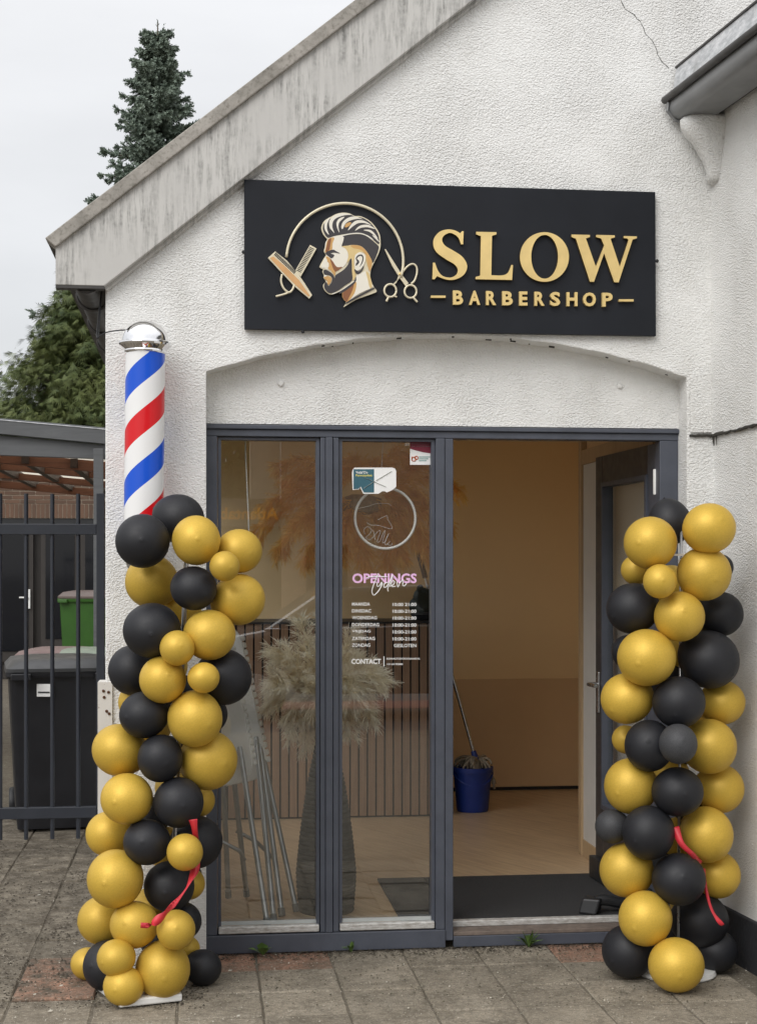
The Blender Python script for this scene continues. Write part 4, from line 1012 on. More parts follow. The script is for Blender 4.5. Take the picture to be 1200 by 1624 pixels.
# phase so that a blue band ends (lower edge) at pixel row 610 on the side facing the viewer
front_turn = math.atan2(-1, -.12)/(2*math.pi)
PHASE = -((at(227, 608, -.22).z - zpb)/.405 - front_turn)
cyl = MB().lathe([(pr, 0), (pr, zpt-zpb)], Vector((pc.x, pc.y, zpb)), 64).build('striped_cylinder', mat_pole(), pole, smooth=40)
dm_ = zdome - zpt; rdo = (at(269.5, 545, -.15).x - at(184.5, 545, -.15).x)/2
prof = [(pr*.98, -.004), (pr*1.05, .000), (pr*1.07, .006), (pr*1.05, .011), (rdo*.90, .022), (rdo*.975, .028), (rdo, .035), (rdo*.99, .041), (rdo*.93, .045), (rdo*.88, .046)] 
rs = rdo*.87; hh = dm_ - .048
for k in range(1, 13):
    a = R(90*k/12); prof.append((max(.0004, rs*math.cos(a)), .048 + hh*math.sin(a)))
MB().lathe(prof, Vector((pc.x, pc.y, zpt)), 64).build('chrome_dome', M_CHROME, pole, smooth=30)
MB().lathe([(.0005, -.13), (.05, -.12), (pr*.92, -.06), (rdo, -.02), (rdo, -.012), (pr*1.02, .002)], Vector((pc.x, pc.y, zpb)), 48).build('chrome_base', M_CHROME, pole, smooth=30)
for z in (zpt+.02, zpb-.03): MB().box((pc.x-.03, pc.y+pr*.8, z-.02), (pc.x+.03, -.001, z+.02)).build('wall_bracket', M_CHROME, pole, bevel=.004)
tag(MB().tube(bez(at(199, 523, -.15), at(172, 524, -.08), at(160, 528, -.03), at(155, 537, .02), 12), .0026, 6).build('power_cable', M_BLK), 'thin black cable from the barber pole dome to the eave', 'cable')
# tilt of the pole
pole.rotation_euler = (0, R(.55), 0)

# ================================================================== BALLOON COLUMNS
def balloon_mesh(name, mat, seg=36):
    prof = []
    n = 22
    for i in range(n+1):
        a = -math.pi/2 + math.pi*i/n; r = math.cos(a); h = math.sin(a)
        if h < 0: h *= 1.10; r *= (1 - .09*(-math.sin(a))**1.6)
        prof.append([max(r, .0006), h])
    # nipple on the outer end
    prof = prof[:-1] + [[.062, 1.000], [.052, 1.006], [.040, 1.003], [.030, .998], [.018, 1.010], [.0006, 1.014]]
    m = MB(); m.lathe(prof, (0,0,0), seg)
    # knot at the inner end
    m.lathe([(.02, -1.05), (.03, -1.09), (.05, -1.14), (.045, -1.15), (.001, -1.12)], (0,0,0), 10)
    me = bpy.data.meshes.new(name); me.from_pydata([tuple(v) for v in m.v], [], m.f); me.materials.append(mat); shade(me)
    return me
BG = balloon_mesh('gold_balloon', M_BGOLD); BK = balloon_mesh('black_balloon', M_BBLK); BC = balloon_mesh('charcoal_balloon', M_BGREY)
LEFT = [(226,858,43,'k',1),(284,823,40,'k',3),(311,857,39,'g',1),(379,874,36,'g',2),(356,898,24,'g',0),(240,922,42,'g',3),(307,933,36,'k',1),(378,951,42,'g',2),(241,1000,45,'k',1),(332,1007,41,'g',1),(281,1028,28,'g',0),(211,1063,40,'k',3),(258,1078,37.5,'g',1),(323,1075,25,'g',0),(355,1074,44,'k',2),(228,1134,38,'k',1),(309,1140,44,'g',1),(331,1133,30,'k',3),(217,1114,30,'g',4),
 (189,1190,42,'g',2),(254,1203,37,'k',1),(330,1206,47,'g',2),(201,1267,41,'g',1),(283,1273,40,'k',1),(313,1270,27,'g',4),(172,1323,35,'g',3),(233,1336,37,'k',1),(293,1352,29,'g',0),(311,1336,41,'k',3),(183,1394,45.5,'g',1),(268,1406,40,'k',2),(300,1402,25,'g',4),(161,1460,37,'g',3),(213,1467,38,'g',1),(279,1475,31,'g',0),(288,1461,31,'k',3),(170,1532,39,'k',2),(184,1520,30,'g',0),(139,1530,26,'g',4),(258,1538,44.5,'g',1),(297,1505,20,'g',4),(322,1547,29,'k',3),(196,1577,32,'g',0)]
RIGHT = [(1062,829,35,'k',3),(1031,861,42,'g',1),(1124,838,41,'g',1),(1116,910,43,'g',1),(1046,922,27,'g',0),(1008,904,24,'g',3),(1140,900,22,'k',4),(1003,965,41,'k',2),(1077,978,40,'g',1),(1141,974,36,'k',3),(1025,1043,46,'g',1),(1124,1046,47,'k',2),(996,1034,27,'k',4),(994,1108,41,'g',2),(1076,1114,41.5,'k',1),(1145,1114,36,'g',3),(1029,1183,40,'k',1),(1075,1180,31,'c',0),(1124,1184,43,'g',2),(992,1173,22,'g',4),(1000,1247,43,'g',2),(1074,1256,40,'k',1),(1141,1251,38,'g',3),(970,1311,27,'c',2),(1028,1321,42,'k',1),(1119,1324,43.5,'g',2),(993,1380,42.5,'g',2),(1076,1395,42,'k',1),(1137,1388,37,'g',3),(1023,1457,43,'g',1),(1110,1460,43,'k',3),(996,1509,42,'k',2),(1072,1531,43.5,'g',0),(1134,1523,35,'k',3)]
def column(data, axis_px, axis_dep, label, group, seed):
    rr = random.Random(seed)
    base = atd(axis_px, 1500, axis_dep); base.z = 0
    root = thing('balloon_column', label, 'balloon column', base, group)
    B = []
    for (px, py, rp, c, lay_) in data:
        B.append(dict(px=px, py=py, rp=rp, c=c, lay=lay_, d=axis_dep + (-.20, -.12, -.02, .07, .15)[lay_]))
    def pos(b): return atd(b['px'], b['py'], b['d']), b['rp']*b['d']/FPX
    for it in range(160):
        for i in range(len(B)):
            for j in range(i):
                a, b = B[i], B[j]; pa, ra = pos(a); pb, rb_ = pos(b); dist = (pa-pb).length; need = (ra+rb_)*.90
                if dist < need:
                    push = min(.008, (need-dist)*.35)
                    f, k = (a, b) if (a['lay'], a['d']) < (b['lay'], b['d']) else (b, a)
                    f['d'] -= push; k['d'] += push
        for b in B:
            tgt = axis_dep + (-.20, -.12, -.02, .07, .15)[b['lay']]
            b['d'] += (tgt - b['d'])*.02; b['d'] = max(axis_dep-.36, min(axis_dep+.30, b['d']))
    for b in B:
        p, r = pos(b)
        if p.z < r*1.0: p.z = r*1.0
        me = {'g': BG, 'k': BK, 'c': BC}[b['c']]
        o = bpy.data.objects.new('balloon', me); C.objects.link(o); o.parent = root; o.location = p - base
        ax = Vector((base.x, base.y + .06, p.z + rr.uniform(-.05,.05))); d = (p - ax).normalized() + Vector((rr.uniform(-.5,.5), rr.uniform(-.45,.1), rr.uniform(-.35,.35))); d.normalize()
        o.rotation_mode = 'QUATERNION'; o.rotation_quaternion = d.to_track_quat('Z', 'Y')
        e = rr.uniform(.97, 1.03); o.scale = (r*e, r/e, r*rr.uniform(.98, 1.04))
    return root, base, B
AXL, AXR = 5.74, 5.92
lc, lb, LB = column(LEFT, 255, AXL, 'gold and black balloon column below the barber pole, on a white square base', 'gold and black balloon columns at the entrance', 1)
rc_, rbase, RB = column(RIGHT, 1075, AXR, 'gold and black balloon column beside the open door and wing wall', 'gold and black balloon columns at the entrance', 2)
# hidden black balloons on the far side of the columns
def back_fill(root, base, dep, pxs, y0, y1, n, seed):
    rr = random.Random(seed)
    for k in range(n):
        py = y0 + (y1-y0)*k/(n-1); px = pxs[k % len(pxs)] + rr.uniform(-6, 6); r = 35*dep/FPX
        p = atd(px + (py-y0)*0, py, dep + .20); o = bpy.data.objects.new('balloon', BK if k % 2 else BG); C.objects.link(o); o.parent = root; o.location = p - base
        o.rotation_mode = 'QUATERNION'; o.rotation_quaternion = (p - Vector((base.x, base.y, p.z))).to_track_quat('Z', 'Y'); o.scale = (r, r, r*1.02)
back_fill(lc, lb, AXL, (285, 235, 260), 960, 1490, 12, 5); back_fill(rc_, rbase, AXR, (1060, 1098, 1078), 930, 1480, 12, 6)
MB().tube([Vector((lb.x+.03, lb.y, .03)), Vector((lb.x+.10, lb.y, at(300, 850, 0).z))], .009, 8).build('support_pole', M_STEEL, lc)
ptop = atd(1080, 838, AXR); MB().tube([Vector((rbase.x, rbase.y, .03)), Vector((ptop.x, rbase.y, ptop.z))], .006, 8).build('support_pole', M_STEEL, rc_, smooth=True)
MB().obox(atd(1081, 880, AXR-.01), RT*.03, FW*.004, UP*.004).obox(atd(1083, 886, AXR-.02), (RT+UP*.5)*.02, FW*.004, UP*.003).build('clip', M_WHITEP, rc_)
pf = atz(216, 1598, 0); pw = .165
bpl = MB(); bq = [atz(145, 1566, 0), atz(190, 1601, 0), atz(289, 1590, 0), atz(270, 1545, 0), atz(180, 1545, 0)]
bpl.prism([p + UP*.003 for p in bq], (0, 0, .028)); bpl.build('base_plate', M_WHITEP, lc, bevel=.006)
rp_ = atz(1052, 1556, 0); MB().lathe([(.15, .002), (.155, .008), (.150, .022), (.05, .030), (.03, .045), (.001, .045)], Vector((rp_.x+.08, rp_.y+.09, 0)), 32).build('base_plate', M_WHITEP, rc_, smooth=30)
# red ribbons
def ribbon(name, pts, dep, w, parent):
    P_ = [atd(px, py, dep + dz) for px, py, dz in pts]; n = 24; sp = []
    for i in range(len(P_)-1):
        p0 = P_[max(i-1,0)]; p1 = P_[i]; p2 = P_[i+1]; p3 = P_[min(i+2, len(P_)-1)]
        for k in range(6):
            t = k/6; sp.append(.5*((2*p1)+(-p0+p2)*t+(2*p0-5*p1+4*p2-p3)*t*t+(-p0+3*p1-3*p2+p3)*t**3))
    sp.append(P_[-1]); m = MB(); vs = []; fs = []
    for i, p in enumerate(sp):
        tan = (sp[min(i+1, len(sp)-1)] - sp[max(i-1, 0)]).normalized(); s = (RT*.9 + UP*.35); s = (s - tan*s.dot(tan)).normalized()
        tw = R(38*math.sin(i*.3)); s = s*math.cos(tw) + tan.cross(s)*math.sin(tw); ww = w*(.80 + .20*math.sin(i*.35+1)); vs += [p - s*ww, p + s*ww, p + s*ww + FW*.001, p - s*ww + FW*.001]
    for i in range(len(sp)-1):
        a = i*4
        for k in range(4): fs.append((a+k, a+(k+1) % 4, a+4+(k+1) % 4, a+4+k))
    fs += [(0,1,2,3), tuple(len(vs)-4+k for k in (3,2,1,0))]
    return m.add(vs, fs).build(name, M_RIB, parent, smooth=True)
fd = lambda B, px, py: min((b['d'] - b['rp']*b['d']/FPX for b in B if math.hypot(b['px']-px, b['py']-py) < b['rp']*1.05), default=AXL) 
ribbon('ribbon', [(306,1300,-.18),(309,1320,-.17),(312,1345,-.12),(310,1376,-.15),(298,1405,-.24),(278,1432,-.27),(258,1452,-.26),(240,1467,-.27),(223,1468,-.28)], AXL, .016, lc)
ribbon('ribbon', [(1070,1312,-.14),(1080,1338,-.17),(1098,1356,-.16),(1110,1372,-.08)], AXR, .016, rc_)
ribbon('ribbon', [(1114,1378,-.06),(1119,1410,-.10),(1127,1440,-.12),(1137,1458,-.13),(1146,1468,-.13)], AXR, .009, rc_)

# ================================================================== GATE
gd = 8.35; GA = atz(80, 1340, 0)
gY = at(80, 1335, 0); gpl = atd(80, 1330, gd).y
gate = thing('metal_gate', 'dark anthracite metal bar gate beside the shop corner', 'gate', Vector((at(80, 1200, gpl).x, gpl, 0)))
M_GATE = simple('gate_paint', (.022, .026, .036), .42, var=.15)
def gx_(px): return at(px, 1000, gpl).x
def gz_(py): return at(80, py, gpl).z
MB().box((gx_(-640), gpl-.02, gz_(848)), (gx_(153), gpl+.02, gz_(831))).build('rail', M_GATE, gate, bevel=.003)
MB().box((gx_(-640), gpl-.02, gz_(1298)), (gx_(153), gpl+.02, gz_(1280))).build('rail', M_GATE, gate, bevel=.003)
MB().box((gx_(153.3), gpl-.025, gz_(1322)), (gx_(166), gpl+.025, gz_(782))).build('stile', M_GATE, gate, bevel=.003)
bx0 = None
for px in (-630, -588, -546, -504, -462, -420, -378, -336, -294, -252, -210, -168, -126, -84, -41, 0.5, 41.5, 83, 124):
    if bx0 is None:
        bx0 = MB().tube([Vector((gx_(px), gpl, gz_(1331))), Vector((gx_(px), gpl, gz_(783)))], .0115, 12).build('bar', M_GATE, gate, smooth=40); px0 = px
    else:
        o = bx0.copy(); C.objects.link(o); o.location = bx0.location + Vector((gx_(px)-gx_(px0), 0, 0))

# ================================================================== WHEELIE BINS
def bin_(name, label, x, y, rz, W_, D_, H_, mb, ml, z0=0, group='wheelie bins behind the gate', lean=.1):
    root = thing(name, label, 'bin', Vector((x, y, z0)), group)
    c, s = math.cos(rz), math.sin(rz)
    def T(a, b, z): return Vector((x + a*c - b*s, y + a*s + b*c, z0 + z))
    def loft(levels, cap=True):
        vs = []; fs = []; n = 0
        for (hw, y0_, y1_, z, r_) in levels:
            pts = []
            for cx_, cy_, a0 in ((hw-r_, y1_-r_, 0), (-hw+r_, y1_-r_, 90), (-hw+r_, y0_+r_, 180), (hw-r_, y0_+r_, 270)):
                for k in range(4): q_ = R(a0+30*k); pts.append(T(cx_+r_*math.cos(q_), cy_+r_*math.sin(q_), z))
            n = len(pts); vs += pts
        for i in range(len(levels)-1):
            for k in range(n): a = i*n+k; b = i*n+(k+1) % n; fs.append((a, b, b+n, a+n))
        if cap: fs.append(tuple(reversed(range(n)))); fs.append(tuple(range((len(levels)-1)*n, len(levels)*n)))
        return MB().add(vs, fs)
    hw = W_/2
    loft([(hw*.80, -D_*.38, D_*.36, .02, .03), (hw*.82, -D_*.39, D_*.37, .10, .03), (hw*.95, -D_*.48, D_*.46, H_*.86, .04), (hw*.97, -D_*.49, D_*.47, H_*.90, .04)]).build('body', mb, root, smooth=35)
    loft([(hw*1.0, -D_*.52, D_*.50, H_*.89, .04), (hw*1.02, -D_*.53, D_*.51, H_*.90, .04), (hw*1.02, -D_*.53, D_*.51, H_*.925, .04)]).build('rim', mb, root, smooth=35)
    l = loft([(hw*1.01, -D_*.54, D_*.50, H_*.926, .05), (hw*1.01, -D_*.54, D_*.50, H_*.945, .05), (hw*.90, -D_*.44, D_*.44, H_*.985, .08), (hw*.6, -D_*.25, D_*.3, H_*1.0, .08)]).build('lid', ml, root, smooth=40)
    MB().tube([T(-hw*.8, D_*.50, H_*.93), T(-hw*.8, D_*.60, H_*.96), T(hw*.8, D_*.60, H_*.96), T(hw*.8, D_*.50, H_*.93)], .016, 8).build('handle', mb, root, smooth=40)
    for a in (-1, 1): MB().obox(T(a*hw*.75, -D_*.56, H_*.90), Vector((c, s, 0))*hw*.18, Vector((-s, c, 0))*.025, UP*.02).build('comb_grip', mb, root, bevel=.006)
    for a in (-1, 1): MB().lathe([(.03, -.02), (.095, -.02), (.10, -.012), (.10, .012), (.095, .02), (.03, .02)], T(a*hw*.86, D_*.40, .10), 20, (c, s, 0)).build('wheel', M_BLK, root, smooth=40)
    return root, T
bd_ = 9.15
p_ = atd(86, 1320, bd_); p_.z = 0
b1, T1 = bin_('wheelie_bin', 'large black wheelie bin with white label right behind the gate bars', p_.x, p_.y + .36, R(8), .66, .74, 1.06, simple('bin_black', (.012, .0125, .016), .42, var=.15), simple('bin_lid_grey', (.05, .052, .055), .36), 0)
lb0 = atd(71, 1095, bd_-.03)
MB().obox(lb0, RT*.048, FW*.002, UP*.038).build('label', M_WHITE, b1)
MB().obox(lb0 + RT*-.005 - FW*.004 - UP*.012, RT*.035, FW*.002, UP*.004).build('label_print', M_BLK, b1)
p2 = atd(96, 1040, 10.4); bin_('wheelie_bin', 'dusty pink lidded wheelie bin behind the black bin', p2.x-.02, p2.y+.25, R(-6), .56, .6, 1.05, M_BLK, M_LIDK)
p3 = atd(136, 1040, 10.15); bin_('wheelie_bin', 'pale green lidded wheelie bin next to the pink lidded one', p3.x+.07, p3.y+.25, R(4), .56, .6, 1.06, M_BLK, M_LIDP)
p4 = atd(140, 1000, 19.5); bin_('wheelie_bin', 'bright green wheelie bin with brown lid standing far back by the brick wall', p4.x+.03, p4.y, R(-12), .66, .7, 1.33, M_GREEN, M_LIDB)

# ================================================================== CARPORT
cd = 11.2; cY = atd(80, 700, cd).y
port = thing('carport', 'grey trimmed timber carport roof with brown beams behind the gate', 'carport', Vector((at(80, 720, cY).x, cY+2, 0)))
M_GWOOD = mat_wood('grey_painted_board', (.115, .12, .125), (.085, .088, .092), (2, 20, 20), .6)
ZT = lambda py, Y=cY: at(80, py, Y).z
xa, xb = at(-900, 700, cY).x, at(230, 700, cY).x
def xsl(py_l, py_r, py_l2, py_r2, Y, th, name, mat):
    # board whose edges slope from the left to the right of the view
    pL, pR = 0, 168; sl1 = (at(pR, py_r, Y).z - at(pL, py_l, Y).z)/(at(pR, py_r, Y).x - at(pL, py_l, Y).x); sl2 = (at(pR, py_r2, Y).z - at(pL, py_l2, Y).z)/(at(pR, py_r2, Y).x - at(pL, py_l2, Y).x)
    a = at(0, py_l, Y); b = at(0, py_l2, Y); f1 = lambda x: a.z+(x-a.x)*sl1; f2 = lambda x: b.z+(x-b.x)*sl2
    MB().prism([Vector((xa, Y, f2(xa))), Vector((xb, Y, f2(xb))), Vector((xb, Y, f1(xb))), Vector((xa, Y, f1(xa)))], (0, th, 0)).build(name, mat, port, bevel=.004)
xsl(663, 678, 688, 704, cY-.05, .09, 'roof_trim', M_GWOOD); xsl(665, 680, 666.5, 681.5, cY-.056, .3, 'trim_cap', M_ZINC)
xsl(690, 705.5, 722, 728, cY, .05, 'fascia_board', M_GWOOD)
MB().box((at(149.5, 800, cY).x, cY-.09, 0), (at(165, 800, cY).x, cY-.055, ZT(712))).build('post', M_GWOOD, port, bevel=.004)
SLP = .085; RZ = 2.475
xm = at(80, 740, cY).x
def zs(x, dep): 
    # roof falls to the right; x measured at that depth
    return RZ - (x - at(80, 740, atd(80, 740, dep).y).x)*SLP
def sloped(name, dep, h, th, mat, top=0.0):
    y = atd(80, 740, dep).y; a = at(-900, 740, y).x; b = at(300, 740, y).x
    MB().prism([Vector((a, y, zs(a, dep)-h-top)), Vector((b, y, zs(b, dep)-h-top)), Vector((b, y, zs(b, dep)-top)), Vector((a, y, zs(a, dep)-top))], (0, th, 0)).build(name, mat, port, bevel=.004)
for dep, h in ((11.75, .085), (12.9, .062), (14.2, .060), (15.7, .075)): sloped('beam', dep, h, .07, M_BEAM)
M_DBEAM = mat_wood('dark_rafter', (.055, .030, .020), (.035, .02, .014), (30, 2, 30))
for X0 in (-2.95, -2.58, -2.21, -1.84, -1.47, -1.10, -.72, -.35, .02, .39, .76):
    pa = atd(80, 740, 11.6); pb = atd(80, 740, 15.8); x0_ = at(80, 740, pa.y).x + X0 + .12
    q0 = [Vector((x0_+dx, pa.y+.1, zs(x0_ - (pa.x - at(80,740,pa.y).x), 11.6) - dz)) for dx, dz in ((0,.075),(.055,.075),(.055,.004),(0,.004))]
    MB().prism(q0, (0, pb.y-pa.y, 0)).build('rafter', M_DBEAM, port)
M_POLY = Mat('translucent_roof_sheet'); M_POLY.set((.82, .82, .78), .4)
t_ = M_POLY.t; trn = M_POLY.n('ShaderNodeBsdfTranslucent'); trn.inputs[0].default_value = (.88, .85, .78, 1); mxs = M_POLY.n('ShaderNodeMixShader'); mxs.inputs[0].default_value = .8
M_POLY.l(M_POLY.b.outputs[0], mxs.inputs[1]); M_POLY.l(trn.outputs[0], mxs.inputs[2]); M_POLY.l(mxs.outputs[0], t_.nodes['Material Output'].inputs[0])
ya = atd(80, 740, 11.45).y; yb2 = atd(80, 740, 15.95).y; a_ = at(-900, 740, ya).x; b_ = at(300, 740, ya).x
MB().prism([Vector((a_, ya, zs(a_, 11.45)+.002)), Vector((b_, ya, zs(b_, 11.45)+.002)), Vector((b_, ya, zs(b_, 11.45)+.008)), Vector((a_, ya, zs(a_, 11.45)+.008))], (0, yb2-ya, 0)).build('roof_sheet', M_POLY.m, port)

# ================================================================== BRICK HOUSE AT THE BACK
hd = 22.0; hY = atd(80, 800, hd).y
house = thing('brick_house', 'brown brick house with dark glazed doors behind the carport', 'house', Vector((at(60, 900, hY).x, hY+1, 0)))
def mat_brick(name, c1, c2):
    M = Mat(name); p = M.world(); oi = M.n('ShaderNodeObjectInfo').outputs['Random']; a = M.noise(p, 30, 4, .6)
    c = M.mix(oi, c1, c2); c = M.mix(M.math('MULTIPLY', M.rng(a, .4, .7), .25), c, tuple(q*.6 for q in c1)); return M.set(c, .85, 0, M.bump(a, .003))
M_BRK = mat_brick('brown_brick', (.15, .085, .055), (.095, .058, .040)); M_MORT = simple('pale_mortar', (.50, .43, .34), .95, var=.15, scale=20)
def wallbrick(name, colr):
    M = Mat(name); p = M.world(); s = M.n('ShaderNodeSeparateXYZ'); M.l(p, s.inputs[0]); cb = M.n('ShaderNodeCombineXYZ'); M.l(s.outputs[0], cb.inputs[0]); M.l(s.outputs[2], cb.inputs[1])
    br = M.n('ShaderNodeTexBrick'); br.inputs['Scale'].default_value = 1; br.inputs['Brick Width'].default_value = .22; br.inputs['Row Height'].default_value = .0625; br.inputs['Mortar Size'].default_value = .006
    br.inputs['Color1'].default_value = (*colr, 1); br.inputs['Color2'].default_value = (*[q*.7 for q in colr], 1); br.inputs['Mortar'].default_value = (.36, .33, .28, 1); M.l(cb.outputs[0], br.inputs['Vector'])
    return M.set(br.outputs[0], .85, 0, M.bump(br.outputs[1], -.004))
M_WB = wallbrick('far_brickwork', (.19, .11, .073))
hz1 = at(80, 822, hY).z; hz0 = at(80, 803.5, hY).z; hxa = at(-1500, 800, hY).x; hxb = at(420, 800, hY).x
MB().box((hxa, hY+.012, hz1), (hxb, hY+.3, 2.98)).build('wall', M_MORT, house)
bm0 = None
def brick(x, z, w_, h_):
    global bm0
    key = (round(w_, 3), round(h_, 3))
    if key not in _bk:
        m = MB().box((-w_/2, 0, -h_/2), (w_/2, .03, h_/2)); me = bpy.data.meshes.new('brick'); me.from_pydata([tuple(v) for v in m.v], [], m.f); me.materials.append(M_BRK); _bk[key] = me
    o = bpy.data.objects.new('brick', _bk[key]); C.objects.link(o); o.parent = house; o.location = Vector((x, hY + random.uniform(-.002, .002), z)) - WL[house.name]
_bk = {}
xs0 = at(-30, 800, hY).x; xs1 = at(170, 800, hY).x
x = xs0
while x < xs1: brick(x, hz1 + .105, .052, .20); x += .0625
for r_ in range(7):
    z = hz1 + .21 + .03 + r_*.0625; x = xs0 + (.11 if r_ % 2 else 0)
    while x < xs1: brick(x, z, .21, .050); x += .22
# dark glazed doors and windows below
M_DGL = Mat('dark_window_glass').set((.007, .008, .011), .05, 0, None, .35)
M_DFR = simple('dark_brown_frame', (.032, .027, .024), .5)
MB().box((hxa, hY+.02, at(80, 836, hY).z), (hxb, hY+.2, hz1-.001)).build('lintel', M_BLK, house)
zh = at(80, 836.5, hY).z
MB().box((hxa, hY+.16, 0), (hxb, hY+.3, zh)).build('back_wall', M_DFR, house)
def glz(px0, px1, py0, py1, handle=False):
    a = at(px0, py0, hY); b = at(px1, py1, hY)
    win = MB().box((a.x, hY+.06, b.z), (b.x, hY+.15, a.z)); wo = win.build('door' if handle else 'window', M_DFR, house, bevel=.004)
    fw = .07; MB().box((a.x+fw, hY+.045, b.z+fw*2.2), (b.x-fw, hY+.0595, a.z-fw)).build('pane', M_DGL, wo)
    return wo
glz(-60, -8, 838, 1050); d1 = glz(-7, 52, 838, 1050, True); glz(64, 125, 838, 1030); glz(127, 190, 838, 1040)
hnd = at(46, 950, hY); MB().obox(hnd + Vector((.0, .03, 0)), Vector((.014, 0, 0)), Vector((0, .012, 0)), Vector((0, 0, .14))).tube([hnd + Vector((-.01, .0, .02)), hnd + Vector((-.14, .0, .02))], .012, 8).build('handle', M_WHITEP, d1)
# light curtains inside the panes are left dark; roof
MB().box((hxa, hY-.12, 2.981), (hxb, hY+5, 3.12)).build('roof', M_DBEAM, house)

# ================================================================== TREES
def mat_leaf(name, c1, c2, rough=.6):
    M = Mat(name); p = M.world(); a = M.noise(p, 1.7, 4, .6); b = M.noise(p, 14, 3)
    c = M.mix(M.rng(a, .35, .65), c1, c2); c = M.mix(M.math('MULTIPLY', M.rng(b, .4, .7), .5), c, tuple(q*1.7 for q in c2)); return M.set(c, rough, 0, None, .3)
M_SPR = mat_leaf('spruce_needles', (.130, .172, .140), (.190, .232, .185)); M_CYP = mat_leaf('cypress_foliage', (.046, .074, .027), (.112, .132, .042)); M_BARK = simple('bark', (.075, .055, .04), .95, var=.3, scale=12, bump=.01, bscale=20)
def spruce(px, py_top, dep, label, seed):
    rr = random.Random(seed); top = atd(px, py_top, dep); base = Vector((top.x, top.y, 0)); Ht = top.z
    root = thing('spruce_tree', label, 'tree', base)
    MB().tube([base + Vector((rr.uniform(-.04,.04)*(1-t), rr.uniform(-.04,.04)*(1-t), Ht*t)) for t in [i/14 for i in range(15)]], [.22*(1-i/14)+.008 for i in range(15)], 8).build('trunk', M_BARK, root, smooth=True)
    m = MB(); lb_ = MB()
    def brush(a, b, r, nn):
        ax = (b-a); L = ax.length; t = ax.normalized(); u = t.orthogonal().normalized(); v = t.cross(u)
        for k in range(nn):
            f = (k+rr.random())/nn; an = rr.uniform(0, 6.283); d = u*math.cos(an) + v*math.sin(an); p = a + ax*f; e = r*(1-.55*f)*rr.uniform(.8, 1.2)
            tip = p + d*e + t*e*1.0; s = t.cross(d).normalized()*.010
            m.add([p-s, p+s, tip+s*.7, tip-s*.7], [(0,1,2,3)])
        m.add([a+u*.02, a-u*.01+v*.02, a-u*.01-v*.02, b], [(0,1,3),(1,2,3),(2,0,3)])
    z = Ht - .32; brush(base+UP*(Ht-.45), base+UP*(Ht+.02), .06, 24); brush(base+UP*(Ht-.4), base+Vector((.12,.02,Ht-.02)), .05, 16)
    lev = 0
    while z > Ht*.30:
        dpt = Ht - z; R0 = .10 + .335*dpt**.9 if dpt < 4.6 else 1.75; nb = 6 + min(8, int(dpt*2.2)); a0 = rr.uniform(0, 6.28)
        dense = dpt < 5.5
        for k in range(nb):
            an = a0 + 6.283*k/nb + rr.uniform(-.3, .3); ln = R0*rr.uniform(.55, 1.25); d = Vector((math.cos(an), math.sin(an), 0)); st_ = base + UP*(z + rr.uniform(-.12, .12))
            rise = .30 if dpt < 1.2 else .10; e = st_ + d*ln + UP*(ln*rise*rr.uniform(.3, 1.2) - ln*.15*(dpt > 2)); mid = st_.lerp(e, .5) - UP*ln*.14
            sp = bez(st_, st_.lerp(mid, .6), mid, e, 8); lb_.tube(sp, [.022*(1-i/8)+.005 for i in range(8)], 4)
            for i in range(1, 8):
                nsub = 4 if dense else 2
                for q_ in range(nsub):
                    sd = Vector((-d.y, d.x, 0))*rr.choice((-1, 1)); l2 = (.10 + .22*ln*(1-i/9))*rr.uniform(.6, 1.2)
                    a = sp[i]; b = a + (d*.55 + sd*rr.uniform(.2, 1.0) + UP*rr.uniform(-.55, .45)).normalized()*l2
                    brush(a, b, .058, 22 if dense else 5)
            brush(sp[-2], sp[-1] + (sp[-1]-sp[-2]).normalized()*.1, .055, 16)
        z -= .14 + .025*min(4, dpt); lev += 1
    cr = m.build('crown', M_SPR, root, fix=False); lb_.build('branches', M_BARK, root)
spruce(250, 34, 27, 'tall blue-green spruce rising behind the gable roof', 12)
def cypress(px, py_top, dep, rad, label, seed, nclump=170):
    rr = random.Random(seed); top = atd(px, py_top, dep); base = Vector((top.x, top.y, 0)); Ht = top.z
    root = thing('conifer_tree', label, 'tree', base)
    MB().tube([base, base + UP*Ht*.5, base + UP*Ht*.97], [.2, .12, .02], 8).build('trunk', M_BARK, root)
    m = MB(); lb_ = MB()
    for k in range(nclump):
        t = rr.random()**1.25; z = Ht*(1-.02) - t*Ht*.72; rmax = rad*min(1, (.12 + 1.05*(t*Ht*.72)/ (Ht*.42))); an = rr.uniform(0, 6.283); rd = rmax*rr.uniform(.45, 1.08)
        c = base + Vector((math.cos(an)*rd, math.sin(an)*rd, z)); d = Vector((math.cos(an), math.sin(an), .25)).normalized()
        lb_.tube([base + UP*(z-.25), base.lerp(c, .5) * 1.0 + UP*0 if False else (base + UP*(z-.25)).lerp(c, .6), c], [.02, .012, .004], 4)
        cs = .22 + .20*rr.random()
        for q_ in range(70):
            gq = lambda sg: max(-1.3*sg, min(1.3*sg, rr.gauss(0, sg))); p = c + Vector((gq(cs*.6), gq(cs*.6), gq(cs*.42))); dirv = (d*.6 + Vector((rr.uniform(-.8,.8), rr.uniform(-.8,.8), rr.uniform(-1.0,.25)))).normalized(); L = rr.uniform(.09, .19)
            s = dirv.cross(Vector((rr.uniform(-1,1), rr.uniform(-1,1), 1))).normalized()
            for w_ in (-.7, -.3, 0, .3, .7):
                tip = p + (dirv + s*w_).normalized()*L - UP*.05; sd = s*.0065; mid = p.lerp(tip, .55)
                m.add([p, mid+sd, tip, mid-sd], [(0,1,2,3)])
    m.build('crown', M_CYP, root, fix=False); lb_.build('branches', M_BARK, root)
